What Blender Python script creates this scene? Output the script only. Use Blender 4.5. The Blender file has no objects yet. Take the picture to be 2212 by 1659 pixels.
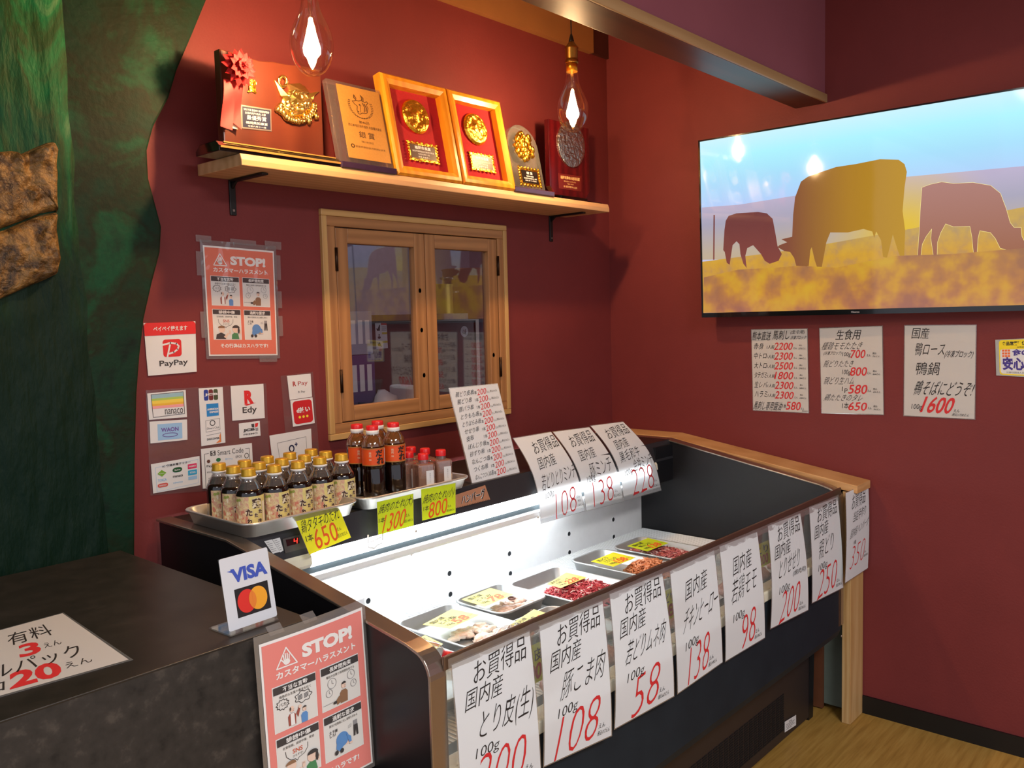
import bpy, math, random
from mathutils import Vector, Matrix, noise
random.seed(7)
SC = bpy.context.scene
COL = SC.collection
PI = math.pi

# ---------------------------------------------------------------- camera
CX, CY, F = 1106.0, 829.5, 1856.0
YAW, PIT, ROL = math.radians(48.46), math.radians(-4.45), math.radians(-1.48)
POS = Vector((-3.0348, -2.1168, 1.44))
_f = Vector((math.sin(YAW) * math.cos(PIT), math.cos(YAW) * math.cos(PIT), math.sin(PIT)))
_r = Vector((math.cos(YAW), -math.sin(YAW), 0))
_u = _r.cross(_f)
RT = math.cos(ROL) * _r + math.sin(ROL) * _u
UP = -math.sin(ROL) * _r + math.cos(ROL) * _u
cam = bpy.data.cameras.new('camera')
cam.sensor_width = 36.0
cam.lens = F / 2212.0 * 36.0
cam.clip_start = 0.02
camo = bpy.data.objects.new('camera', cam)
COL.objects.link(camo)
camo.matrix_world = Matrix(((RT.x, UP.x, -_f.x, POS.x), (RT.y, UP.y, -_f.y, POS.y), (RT.z, UP.z, -_f.z, POS.z), (0, 0, 0, 1)))
SC.camera = camo

# ---------------------------------------------------------------- world, exposure, room lights
SC.view_settings.view_transform = 'Standard'
SC.view_settings.look = 'None'
SC.view_settings.exposure = 0.0
SC.view_settings.gamma = 1.0
SC.view_settings.use_curve_mapping = False
W = bpy.data.worlds.new('room_world')
SC.world = W
W.use_nodes = True
W.node_tree.nodes['Background'].inputs[0].default_value = (0.86, 0.88, 1.0, 1)
W.node_tree.nodes['Background'].inputs[1].default_value = 0.86

def area_lamp(name, loc, rot, sx, sy, watts, col):
    d = bpy.data.lights.new(name, 'AREA')
    d.shape = 'RECTANGLE'; d.size = sx; d.size_y = sy; d.energy = watts; d.color = col
    o = bpy.data.objects.new(name, d); COL.objects.link(o)
    o.location = loc; o.rotation_euler = rot
    return o
area_lamp('ceiling_panel_lamp', (-2.3, -3.2, 2.70), (0, 0, 0), 1.2, 0.6, 76, (1.0, 0.975, 0.945))
area_lamp('ceiling_panel_lamp', (-4.4, -1.6, 2.70), (0, 0, 0), 0.6, 1.2, 29, (1.0, 0.975, 0.95))
area_lamp('kitchen_lamp', (-1.3, 0.75, 2.35), (0, 0, 0), 0.6, 0.3, 4.5, (0.86, 0.88, 1.0))

# ---------------------------------------------------------------- helpers
def ray(u, v):
    return _f + RT * ((u - CX) / F) - UP * ((v - CY) / F)
def at(u, v, axis, val):
    """the place in the room where the sight line of a photo point meets the plane axis = val"""
    d = ray(u, v)
    return POS + d * ((val - POS[axis]) / d[axis])
def X(u, v, val): return at(u, v, 0, val)
def Y(u, v, val): return at(u, v, 1, val)
def Z(u, v, val): return at(u, v, 2, val)

LOC = {}
class MB:
    def __init__(s):
        s.v = []; s.f = []; s.m = []; s.s = []
    def add(s, vs, fs, mi=0, sm=False):
        b = len(s.v)
        s.v.extend([tuple(p) for p in vs])
        for f in fs:
            s.f.append([b + i for i in f]); s.m.append(mi); s.s.append(sm)
        return s
    def box(s, x0, x1, y0, y1, z0, z1, mi=0):
        v = [(x, y, z) for z in (z0, z1) for y in (y0, y1) for x in (x0, x1)]
        return s.add(v, [(0, 2, 3, 1), (4, 5, 7, 6), (0, 1, 5, 4), (2, 6, 7, 3), (0, 4, 6, 2), (1, 3, 7, 5)], mi)
    def hexa(s, p, mi=0):
        return s.add(p, [(0, 3, 2, 1), (4, 5, 6, 7), (0, 1, 5, 4), (1, 2, 6, 5), (2, 3, 7, 6), (3, 0, 4, 7)], mi)
    def prism(s, poly, axis, a0, a1, mi=0, sm=False):
        n = len(poly)
        def mk(p, a):
            return (a, p[0], p[1]) if axis == 0 else ((p[0], a, p[1]) if axis == 1 else (p[0], p[1], a))
        v = [mk(p, a0) for p in poly] + [mk(p, a1) for p in poly]
        b = len(s.v)
        s.add(v, [list(range(n))[::-1], list(range(n, 2 * n))], mi)
        for i in range(n):
            j = (i + 1) % n
            s.f.append([b + i, b + j, b + n + j, b + n + i]); s.m.append(mi); s.s.append(sm)
        return s
    def lathe(s, prof, c=(0, 0, 0), n=24, mi=0, sm=True, caps=True, a0=0, a1=2 * PI):
        full = abs(a1 - a0 - 2 * PI) < 1e-6
        k = n if full else n + 1
        v = []
        for r, z in prof:
            for i in range(k):
                a = a0 + (a1 - a0) * i / n
                v.append((c[0] + r * math.cos(a), c[1] + r * math.sin(a), c[2] + z))
        fs = []
        for j in range(len(prof) - 1):
            for i in range(n):
                i2 = (i + 1) % k
                fs.append((j * k + i, j * k + i2, (j + 1) * k + i2, (j + 1) * k + i))
        s.add(v, fs, mi, sm)
        if caps and full:
            b = len(s.v) - len(v)
            if prof[0][0] > 1e-5: s.f.append([b + i for i in range(k)][::-1]); s.m.append(mi); s.s.append(False)
            if prof[-1][0] > 1e-5: s.f.append([b + (len(prof) - 1) * k + i for i in range(k)]); s.m.append(mi); s.s.append(False)
        return s
    def tube(s, pts, r, n=6, mi=0, closed=False):
        P = [Vector(p) for p in pts]; v = []; m = len(P)
        for i, p in enumerate(P):
            a = P[(i - 1) % m] if (closed or i > 0) else p
            b = P[(i + 1) % m] if (closed or i < m - 1) else p
            d = (b - a).normalized()
            e = d.cross(Vector((0.13, 0.27, 1)) if abs(d.z) < 0.9 else Vector((1, 0.2, 0))).normalized()
            g = d.cross(e)
            rr = r[i] if isinstance(r, (list, tuple)) else r
            for k in range(n):
                t = 2 * PI * k / n
                v.append(p + (e * math.cos(t) + g * math.sin(t)) * rr)
        fs = []
        for i in range(m if closed else m - 1):
            for k in range(n):
                a, b = i * n, ((i + 1) % m) * n
                fs.append((a + k, a + (k + 1) % n, b + (k + 1) % n, b + k))
        if not closed:
            fs.append(tuple(range(n))[::-1]); fs.append(tuple((m - 1) * n + k for k in range(n)))
        return s.add(v, fs, mi, True)
    def surf(s, fn, nu, nv, mi=0, sm=True):
        v = [fn(i / nu, j / nv) for j in range(nv + 1) for i in range(nu + 1)]
        fs = [(j * (nu + 1) + i, j * (nu + 1) + i + 1, (j + 1) * (nu + 1) + i + 1, (j + 1) * (nu + 1) + i) for j in range(nv) for i in range(nu)]
        return s.add(v, fs, mi, sm)
    def blob(s, c, r, n=10, mi=0, rough=0.0, seed=0):
        v = []; m = n // 2 + 2
        for j in range(m):
            t = PI * j / (m - 1)
            for i in range(n):
                a = 2 * PI * i / n
                d = Vector((math.sin(t) * math.cos(a), math.sin(t) * math.sin(a), math.cos(t)))
                k = 1 + rough * noise.noise(d * 2.2 + Vector((seed, seed * 1.7, 0)))
                v.append((c[0] + d.x * r[0] * k, c[1] + d.y * r[1] * k, c[2] + d.z * r[2] * k))
        fs = [(j * n + i, (j + 1) * n + i, (j + 1) * n + (i + 1) % n, j * n + (i + 1) % n) for j in range(m - 1) for i in range(n)]
        return s.add(v, fs, mi, True)

def mesh_obj(name, mb, mats, parent=None, loc=None, bevel=0.0, seg=2):
    base = Vector(LOC[parent.name]) if parent is not None else Vector(loc if loc is not None else (0, 0, 0))
    me = bpy.data.meshes.new(name)
    me.from_pydata([tuple(Vector(p) - base) for p in mb.v], [], mb.f)
    if not isinstance(mats, (list, tuple)): mats = [mats]
    for m in mats: me.materials.append(m)
    me.polygons.foreach_set('material_index', mb.m)
    me.polygons.foreach_set('use_smooth', mb.s)
    me.validate()
    me.update()
    o = bpy.data.objects.new(name, me); COL.objects.link(o)
    if parent is not None:
        o.parent = parent
        LOC[o.name] = tuple(base)
    else:
        o.location = base; LOC[o.name] = tuple(base)
    if bevel:
        b = o.modifiers.new('bevel', 'BEVEL'); b.width = bevel; b.segments = seg; b.limit_method = 'ANGLE'; b.angle_limit = 0.7
    return o
def tag(o, label=None, cat=None, group=None, kind=None):
    if label: o['label'] = label
    if cat: o['category'] = cat
    if group: o['group'] = group
    if kind: o['kind'] = kind
    return o
def thing(name, loc, label, cat, group=None, rz=0.0):
    o = bpy.data.objects.new(name, None); COL.objects.link(o)
    o.empty_display_size = 0.05
    o.location = loc; o.rotation_euler = (0, 0, rz); LOC[o.name] = tuple(loc)
    return tag(o, label, cat, group)
def structure(name, mb, m, bevel=0.0, parent=None):
    return tag(mesh_obj(name, mb, m, parent=parent, bevel=bevel), kind='structure')
def copy_tree(o, parent=None):
    c = o.copy(); COL.objects.link(c)
    if parent is not None: c.parent = parent
    for ch in list(o.children): copy_tree(ch, c)
    return c

# ---------------------------------------------------------------- materials
def srgb(r, g, b):
    t = lambda c: ((c / 255.0) / 12.92 if c / 255.0 <= 0.04045 else (((c / 255.0) + 0.055) / 1.055) ** 2.4)
    return (t(r), t(g), t(b), 1)
def new_mat(name):
    m = bpy.data.materials.new(name); m.use_nodes = True
    return m, m.node_tree, m.node_tree.nodes['Principled BSDF']
RAILC = None
def plain(name, c, rough=0.5, metal=0.0, spec=0.5, coat=0.0, emit=None, es=0.0, var=0.06, scale=30.0, bump=0.0):
    """a plain colour broken up a little by procedural noise"""
    m, t, p = new_mat(name)
    p.inputs['Roughness'].default_value = rough; p.inputs['Metallic'].default_value = metal
    p.inputs['Specular IOR Level'].default_value = spec; p.inputs['Coat Weight'].default_value = coat
    if var > 0:
        tc = t.nodes.new('ShaderNodeTexCoord'); n = t.nodes.new('ShaderNodeTexNoise'); n.inputs['Scale'].default_value = scale; n.inputs['Detail'].default_value = 4
        r = t.nodes.new('ShaderNodeValToRGB')
        r.color_ramp.elements[0].position = 0.3; r.color_ramp.elements[1].position = 0.7
        r.color_ramp.elements[0].color = tuple(x * (1 - var) for x in c[:3]) + (1,)
        r.color_ramp.elements[1].color = tuple(min(1, x * (1 + var)) for x in c[:3]) + (1,)
        t.links.new(tc.outputs['Object'], n.inputs['Vector']); t.links.new(n.outputs['Fac'], r.inputs['Fac']); t.links.new(r.outputs['Color'], p.inputs['Base Color'])
        if bump:
            b = t.nodes.new('ShaderNodeBump'); b.inputs['Strength'].default_value = bump; b.inputs['Distance'].default_value = 0.01
            t.links.new(n.outputs['Fac'], b.inputs['Height']); t.links.new(b.outputs['Normal'], p.inputs['Normal'])
    else:
        p.inputs['Base Color'].default_value = c
    if emit:
        p.inputs['Emission Color'].default_value = emit; p.inputs['Emission Strength'].default_value = es
    return m
def wood(name, c1, c2, axis=0, scale=9.0, rough=0.45, coat=0.0, knots=True):
    m, t, p = new_mat(name)
    tc = t.nodes.new('ShaderNodeTexCoord'); mp = t.nodes.new('ShaderNodeMapping')
    sc = [scale] * 3; sc[axis] = scale * 0.09
    mp.inputs['Scale'].default_value = sc
    n = t.nodes.new('ShaderNodeTexNoise'); n.inputs['Scale'].default_value = 1.6; n.inputs['Detail'].default_value = 3; n.inputs['Distortion'].default_value = 0.6
    w = t.nodes.new('ShaderNodeTexWave'); w.wave_type = 'RINGS'; w.rings_direction = 'XYZ'[axis]; w.inputs['Scale'].default_value = 1.3; w.inputs['Distortion'].default_value = 5.0; w.inputs['Detail'].default_value = 2.5
    f = t.nodes.new('ShaderNodeTexNoise'); f.inputs['Scale'].default_value = 14; f.inputs['Detail'].default_value = 2
    mx = t.nodes.new('ShaderNodeMix'); mx.data_type = 'FLOAT'; mx.inputs[0].default_value = 0.5
    mx2 = t.nodes.new('ShaderNodeMix'); mx2.data_type = 'FLOAT'; mx2.inputs[0].default_value = 0.25
    r = t.nodes.new('ShaderNodeValToRGB')
    r.color_ramp.elements[0].position = 0.2; r.color_ramp.elements[1].position = 0.85
    r.color_ramp.elements[0].color = c2; r.color_ramp.elements[1].color = c1
    L = t.links.new
    L(tc.outputs['Object'], mp.inputs['Vector'])
    for x in (n, w, f): L(mp.outputs['Vector'], x.inputs['Vector'])
    L(n.outputs['Fac'], mx.inputs[2]); L(w.outputs['Fac'], mx.inputs[3]); L(mx.outputs[0], mx2.inputs[2]); L(f.outputs['Fac'], mx2.inputs[3])
    L(mx2.outputs[0], r.inputs['Fac']); L(r.outputs['Color'], p.inputs['Base Color'])
    p.inputs['Roughness'].default_value = rough; p.inputs['Coat Weight'].default_value = coat; p.inputs['Coat Roughness'].default_value = 0.15
    return m
def blotch(name, cols, scale, rough=0.6, detail=8, bump=0.0, stretch=(1, 1, 1), spec=0.5, dist=0.0, bscale=None):
    """procedural mottling through several colours"""
    m, t, p = new_mat(name)
    tc = t.nodes.new('ShaderNodeTexCoord'); mp = t.nodes.new('ShaderNodeMapping'); mp.inputs['Scale'].default_value = stretch
    n = t.nodes.new('ShaderNodeTexNoise'); n.inputs['Scale'].default_value = scale; n.inputs['Detail'].default_value = detail; n.inputs['Roughness'].default_value = 0.62; n.inputs['Distortion'].default_value = dist
    r = t.nodes.new('ShaderNodeValToRGB'); e = r.color_ramp.elements
    while len(e) < len(cols): e.new(0.5)
    for i, c in enumerate(cols):
        e[i].position = 0.30 + 0.40 * i / (len(cols) - 1); e[i].color = c
    L = t.links.new
    L(tc.outputs['Object'], mp.inputs['Vector']); L(mp.outputs['Vector'], n.inputs['Vector']); L(n.outputs['Fac'], r.inputs['Fac']); L(r.outputs['Color'], p.inputs['Base Color'])
    p.inputs['Roughness'].default_value = rough; p.inputs['Specular IOR Level'].default_value = spec
    if bump:
        h = n
        if bscale:
            h = t.nodes.new('ShaderNodeTexNoise'); h.inputs['Scale'].default_value = bscale; h.inputs['Detail'].default_value = 6
            L(mp.outputs['Vector'], h.inputs['Vector'])
        b = t.nodes.new('ShaderNodeBump'); b.inputs['Strength'].default_value = bump; b.inputs['Distance'].default_value = 0.02
        L(h.outputs['Fac'], b.inputs['Height']); L(b.outputs['Normal'], p.inputs['Normal'])
    return m
def brushed(name, c, rough=0.3, axis=0, var=0.12):
    m, t, p = new_mat(name)
    tc = t.nodes.new('ShaderNodeTexCoord'); mp = t.nodes.new('ShaderNodeMapping')
    sc = [90.0] * 3; sc[axis] = 3.0; mp.inputs['Scale'].default_value = sc
    n = t.nodes.new('ShaderNodeTexNoise'); n.inputs['Scale'].default_value = 1.0; n.inputs['Detail'].default_value = 2
    r = t.nodes.new('ShaderNodeMapRange'); r.inputs[3].default_value = rough - var; r.inputs[4].default_value = rough + var
    L = t.links.new
    L(tc.outputs['Object'], mp.inputs['Vector']); L(mp.outputs['Vector'], n.inputs['Vector']); L(n.outputs['Fac'], r.inputs[0]); L(r.outputs[0], p.inputs['Roughness'])
    p.inputs['Base Color'].default_value = c; p.inputs['Metallic'].default_value = 1.0
    return m
def clear(name, tint=(1, 1, 1, 1), gloss=0.1, rough=0.03, film=None, filmfac=0.0):
    """clear pane or film: see-through, mirror-like at a glance, optionally a little milky"""
    m = bpy.data.materials.new(name); m.use_nodes = True; t = m.node_tree; t.nodes.clear()
    o = t.nodes.new('ShaderNodeOutputMaterial'); tr = t.nodes.new('ShaderNodeBsdfTransparent'); tr.inputs[0].default_value = tint
    g = t.nodes.new('ShaderNodeBsdfGlossy'); g.inputs['Roughness'].default_value = rough
    fr = t.nodes.new('ShaderNodeLayerWeight'); fr.inputs['Blend'].default_value = 0.35
    mr = t.nodes.new('ShaderNodeMapRange'); mr.inputs[3].default_value = gloss; mr.inputs[4].default_value = min(1.0, gloss * 5 + 0.25)
    mx = t.nodes.new('ShaderNodeMixShader'); L = t.links.new
    L(fr.outputs['Facing'], mr.inputs[0]); L(mr.outputs[0], mx.inputs[0]); L(mx.outputs[0], o.inputs[0]); L(g.outputs[0], mx.inputs[2])
    if film:
        d = t.nodes.new('ShaderNodeBsdfDiffuse'); d.inputs[0].default_value = film
        m2 = t.nodes.new('ShaderNodeMixShader'); m2.inputs[0].default_value = filmfac
        L(tr.outputs[0], m2.inputs[1]); L(d.outputs[0], m2.inputs[2]); L(m2.outputs[0], mx.inputs[1])
    else:
        L(tr.outputs[0], mx.inputs[1])
    return m
def paper(name, c, coat=0.25, trans=0.22):
    m, t, p = new_mat(name)
    p.inputs['Base Color'].default_value = c; p.inputs['Roughness'].default_value = 0.55; p.inputs['Coat Weight'].default_value = coat; p.inputs['Coat Roughness'].default_value = 0.22
    tl = t.nodes.new('ShaderNodeBsdfTranslucent'); tl.inputs[0].default_value = c
    n = t.nodes.new('ShaderNodeTexNoise'); n.inputs['Scale'].default_value = 900
    mx = t.nodes.new('ShaderNodeMixShader'); mr = t.nodes.new('ShaderNodeMapRange'); mr.inputs[3].default_value = trans - 0.04; mr.inputs[4].default_value = trans + 0.04
    L = t.links.new
    L(n.outputs['Fac'], mr.inputs[0]); L(mr.outputs[0], mx.inputs[0])
    L(p.outputs[0], mx.inputs[1]); L(tl.outputs[0], mx.inputs[2]); L(mx.outputs[0], t.nodes['Material Output'].inputs[0])
    return m
def glow(name, c, s):
    m = bpy.data.materials.new(name); m.use_nodes = True; t = m.node_tree; t.nodes.clear()
    o = t.nodes.new('ShaderNodeOutputMaterial'); e = t.nodes.new('ShaderNodeEmission'); e.inputs[0].default_value = c; e.inputs[1].default_value = s
    t.links.new(e.outputs[0], o.inputs[0])
    return m

RED = blotch('red_wall_paint', [srgb(112, 43, 43), srgb(116, 45, 45), srgb(120, 47, 47)], 3.0, rough=0.62, detail=3, bump=0.05, bscale=140, spec=0.35)
MAUVE = blotch('bulkhead_paint', [srgb(140, 78, 90), srgb(146, 82, 94)], 3.0, rough=0.65, detail=3, bump=0.04, bscale=140, spec=0.3)
PLASTER = plain('ceiling_white', srgb(150, 130, 118), 0.8, var=0.04)
PINE = wood('pine_shelf', srgb(224, 182, 134), srgb(198, 150, 102), 0, 7)
PINEY = wood('pine_along_y', srgb(214, 166, 108), srgb(178, 122, 68), 1, 7)
PINEZ = wood('pine_post', srgb(214, 180, 128), srgb(180, 138, 84), 2, 14)
OAKX = wood('window_wood_across', srgb(182, 130, 80), srgb(150, 102, 60), 0, 9)
OAKZ = wood('window_wood_upright', srgb(182, 130, 80), srgb(150, 102, 60), 2, 9)
TRIMX = wood('window_trim_across', srgb(204, 164, 104), srgb(182, 140, 84), 0, 9)
TRIMZ = wood('window_trim_upright', srgb(204, 164, 104), srgb(182, 140, 84), 2, 9)
BEAM = wood('dark_stained_soffit', srgb(92, 52, 34), srgb(66, 36, 24), 0, 6, rough=0.35)
BEAME = wood('soffit_edge_wood', srgb(186, 150, 106), srgb(160, 122, 80), 0, 6)
LEDGEW = plain('ledge_wood', srgb(150, 100, 56), 0.5, var=0.05, scale=8)
HONEY = wood('honey_frame_wood', srgb(232, 160, 40), srgb(206, 128, 24), 2, 8, rough=0.3, coat=0.4)
DARKWOOD = wood('dark_lacquer_wood', srgb(98, 46, 28), srgb(84, 36, 22), 2, 3, rough=0.3, coat=0.5)
ROSEWOOD = wood('rosewood_lacquer', srgb(96, 14, 20), srgb(56, 6, 12), 2, 6, rough=0.15, coat=0.8)
BLACK = plain('black_paint', srgb(14, 13, 13), 0.45)
BLACKGLOSS = plain('black_gloss', srgb(10, 10, 11), 0.12, coat=0.5)
SLATE = blotch('case_slate_panel', [srgb(20, 31, 40), srgb(25, 36, 45), srgb(30, 41, 50)], 6.0, rough=0.6, detail=6, spec=0.25)
SIDEBLK = plain('case_side_black', srgb(20, 20, 24), 0.4)
STONE = blotch('counter_front_stone', [srgb(18, 16, 15), srgb(38, 35, 32), srgb(46, 42, 39), srgb(70, 64, 58)], 32.0, rough=0.6, detail=9)
STONETOP = blotch('counter_top_stone', [srgb(30, 27, 24), srgb(38, 34, 30), srgb(47, 42, 38)], 18.0, rough=0.38, detail=9)
STEEL = plain('rim_steel', srgb(166, 152, 140), 0.24, metal=0.85, var=0.03, scale=40)
STEELX = plain('rail_steel', srgb(160, 146, 136), 0.36, metal=0.8, var=0.03, scale=40)
TRAYM = plain('tray_aluminium', srgb(206, 204, 200), 0.36, metal=0.85, var=0.02, scale=30)
DECK = plain('deck_dark_steel', srgb(52, 50, 50), 0.35, metal=0.6)
WHITEMET = plain('white_enamel', srgb(236, 238, 240), 0.35, var=0.02)
IVORY = plain('ivory_plastic', srgb(226, 220, 200), 0.4, var=0.03)
GROOVE = plain('grey_blue_groove', srgb(92, 106, 114), 0.4)
HOLE = plain('vent_hole_dark', srgb(14, 20, 26), 0.8, var=0)
LED = glow('led_diffuser', (0.94, 0.99, 1.0, 1), 16.0)
CASETRAY = plain('case_tray_aluminium', srgb(176, 179, 180), 0.42, metal=0.55, var=0.03, scale=30)
JARP = clear('jar_plastic', (0.86, 0.72, 0.66, 1), 0.10, 0.06, (0.50, 0.27, 0.20, 1), 0.42)
GLASSW = clear('window_glass', (0.93, 0.92, 0.95, 1), 0.038, 0.02)
ACRYL = clear('clear_acrylic', (0.95, 0.96, 0.95, 1), 0.05, 0.04, (0.7, 0.75, 0.75, 1), 0.05)
PETCLR = clear('clear_bottle_plastic', (0.86, 0.84, 0.84, 1), 0.10, 0.05, (0.6, 0.58, 0.58, 1), 0.10)
BULBG = clear('bulb_glass', (1.0, 0.97, 0.92, 1), 0.035, 0.015)
FILM = clear('laminate_film', (0.95, 0.95, 0.95, 1), 0.06, 0.12, (0.62, 0.6, 0.6, 1), 0.16)
TAPE = clear('clear_tape', (0.97, 0.97, 0.97, 1), 0.03, 0.2, (0.7, 0.68, 0.68, 1), 0.10)
PAPER = paper('white_card', srgb(239, 243, 247))
PAPERW = paper('warm_white_card', srgb(203, 200, 196), 0.15, 0.05)
YELLOW = paper('fluorescent_yellow_card', srgb(242, 238, 22), 0.2, 0.12)
LIME = paper('fluorescent_lime_card', srgb(206, 226, 26), 0.2, 0.12)
STICKER = paper('sticker_white', srgb(222, 222, 222), 0.2, 0.0)
INK = plain('black_ink', srgb(34, 30, 30), 0.6, var=0)
REDINK = plain('red_ink', srgb(206, 40, 44), 0.6, var=0)
ORANGEINK = plain('orange_red_ink', srgb(228, 86, 24), 0.6, var=0)
def ink(name, r, g, b, rough=0.55): return plain(name, srgb(r, g, b), rough, var=0)
WHITEINK = ink('white_print', 240, 238, 236)
SALMON = ink('salmon_print', 228, 122, 98)
SALMON2 = ink('pink_salmon_print', 232, 136, 128)
GREYINK = ink('charcoal_print', 66, 62, 62)
LIGHTPANEL = ink('pale_panel_print', 226, 224, 220)
SKIN = ink('skin_print', 236, 206, 188); MAROON = ink('maroon_print', 158, 82, 70); BLUEP = ink('blue_print', 96, 146, 206)
BROWNP = ink('brown_print', 146, 110, 82); GREENP = ink('green_print', 78, 140, 92); GREYP = ink('grey_print', 150, 148, 150)
GOLD = plain('gold_relief', srgb(255, 196, 64), 0.24, metal=1.0, var=0.12, scale=60, bump=0.5)
GOLDPLATE = plain('gold_plate', srgb(206, 152, 76), 0.38, metal=0.45, var=0.05, scale=200)
SILVER = plain('silver_relief', srgb(196, 188, 176), 0.3, metal=1.0, var=0.15, scale=70, bump=0.8)
BRASS = plain('aged_brass', srgb(150, 112, 52), 0.32, metal=1.0)
VELVET = plain('red_velvet', srgb(168, 12, 26), 0.9, var=0.1, scale=220)
SATIN = plain('red_satin', srgb(200, 14, 18), 0.6, var=0.08)
CREAM = plain('cream_satin', srgb(238, 216, 176), 0.5)
SOY = plain('dark_sauce', srgb(20, 8, 5), 0.1, coat=0.6, var=0.2)
AMBER = clear('amber_bottle_plastic', (0.62, 0.34, 0.14, 1), 0.08, 0.08, (0.35, 0.14, 0.04, 1), 0.35)
GOLDCAP = plain('gold_cap', srgb(206, 160, 44), 0.34, metal=0.45, var=0.04)
REDCAP = plain('red_cap', srgb(214, 22, 28), 0.35, var=0.03)
WHITEPL = plain('white_plastic', srgb(232, 230, 226), 0.4, var=0.02)

# ---------------------------------------------------------------- lettering and flat printed sheets
_TX = {}
def glyphs(txt, wt):
    k = (txt, wt)
    if k not in _TX:
        c = bpy.data.curves.new('lettering', 'FONT'); c.body = txt; c.size = 1.0; c.offset = wt; c.resolution_u = 3
        o = bpy.data.objects.new('lettering', c); COL.objects.link(o)
        dg = bpy.context.evaluated_depsgraph_get()
        me = bpy.data.meshes.new_from_object(o.evaluated_get(dg))
        vs = [(v.co.x, v.co.y) for v in me.vertices]; fs = [tuple(p.vertices) for p in me.polygons]
        bpy.data.objects.remove(o); bpy.data.curves.remove(c); bpy.data.meshes.remove(me)
        x0 = min(v[0] for v in vs); x1 = max(v[0] for v in vs); y0 = min(v[1] for v in vs); y1 = max(v[1] for v in vs)
        _TX[k] = ([((x - x0) / max(1e-6, x1 - x0), (y1 - y) / max(1e-6, y1 - y0)) for x, y in vs], fs)
    return _TX[k]
class Sheet:
    """flat artwork in sheet fractions, x to the right and y down, set on any surface by build()"""
    def __init__(s): s.el = []
    def poly(s, pts, mi, layer=1): s.el.append((list(pts), [tuple(range(len(pts)))], mi, layer)); return s
    def rect(s, x0, y0, x1, y1, mi, layer=1): return s.poly([(x0, y0), (x1, y0), (x1, y1), (x0, y1)], mi, layer)
    def bands(s, x0, y0, x1, y1, mi, layer=1, n=14):
        for k in range(n): s.rect(x0 + (x1 - x0) * k / n, y0, x0 + (x1 - x0) * (k + 1) / n, y1, mi, layer)
        return s
    def ell(s, cx, cy, rx, ry, mi, layer=1, n=22, a0=0, a1=2 * PI):
        return s.poly([(cx + rx * math.cos(a0 + (a1 - a0) * i / n), cy + ry * math.sin(a0 + (a1 - a0) * i / n)) for i in range(n if a1 - a0 > 6.2 else n + 1)], mi, layer)
    def rrect(s, x0, y0, x1, y1, rx, ry, mi, layer=1):
        p = []
        for cx, cy, a in ((x1 - rx, y0 + ry, -PI / 2), (x1 - rx, y1 - ry, 0), (x0 + rx, y1 - ry, PI / 2), (x0 + rx, y0 + ry, PI)):
            for i in range(6):
                t = a + PI / 2 * i / 5; p.append((cx + rx * math.cos(t), cy + ry * math.sin(t)))
        return s.poly(p, mi, layer)
    def line(s, pts, w, mi, layer=1, asp=1.0, closed=False):
        """a stroke of width w (fraction of the sheet's width); asp = sheet width / height"""
        P = [Vector((x, y / asp)) for x, y in pts]
        if closed: P.append(P[0])
        vs = []; fs = []
        for i in range(len(P) - 1):
            d = (P[i + 1] - P[i]);
            if d.length < 1e-9: continue
            d.normalize(); n = Vector((-d.y, d.x)) * w / 2; e = d * w * 0.3
            b = len(vs)
            for q in (P[i] - e + n, P[i] - e - n, P[i + 1] + e - n, P[i + 1] + e + n): vs.append((q.x, q.y * asp))
            fs.append((b, b + 1, b + 2, b + 3))
        s.el.append((vs, fs, mi, layer)); return s
    def ring(s, cx, cy, rx, ry, w, mi, layer=1, asp=1.0, n=20):
        return s.line([(cx + rx * math.cos(2 * PI * i / n), cy + ry * math.sin(2 * PI * i / n)) for i in range(n)], w, mi, layer, asp, True)
    def text(s, txt, x0, y0, x1, y1, mi, layer=2, wt=0.0, slant=0.0, rise=0.0, hand=0.0):
        vs, fs = glyphs(txt, wt); h = y1 - y0; wd = x1 - x0; k = len(txt)
        ph = (hash_txt(txt) % 100) / 10.0
        out = []
        for a, b in vs:
            x = a; y = b
            if hand:
                x += hand * 0.5 / max(1, k) * math.sin(7 * b + 9 * a * k + ph); y += hand * math.sin(5 * a * k + ph) * 0.5
            out.append((x0 + wd * (x + slant * (0.5 - y)), y0 + h * y - rise * (x - 0.5)))
        s.el.append((out, fs, mi, layer)); return s
    def build(s, name, fn, mats, nu=1, nv=1, parent=None, loc=None, thick=0.0004, gap=0.0003, base=0, sm=True):
        """fn(x, y, h): sheet fractions and height off the sheet to a point"""
        mb = MB()
        if base is not None:
            mb.surf(lambda i, j: fn(i, 1 - j, 0), nu, nv, base, sm)
            mb.surf(lambda i, j: fn(1 - i, 1 - j, -thick), nu, nv, base, sm)
            for (ax, ay), (bx, by) in (((0, 0), (1, 0)), ((1, 0), (1, 1)), ((1, 1), (0, 1)), ((0, 1), (0, 0))):
                k = max(nu, nv); mb.surf(lambda i, j: fn(ax + (bx - ax) * i, ay + (by - ay) * i, -thick * j), k, 1, base, False)
        for vs, fs, mi, layer in s.el:
            if nu > 1: vs, fs = finer(vs, fs)
            mb.add([fn(x, y, gap * layer) for x, y in vs], fs, mi)
        return mesh_obj(name, mb, mats, parent=parent, loc=loc)
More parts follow.
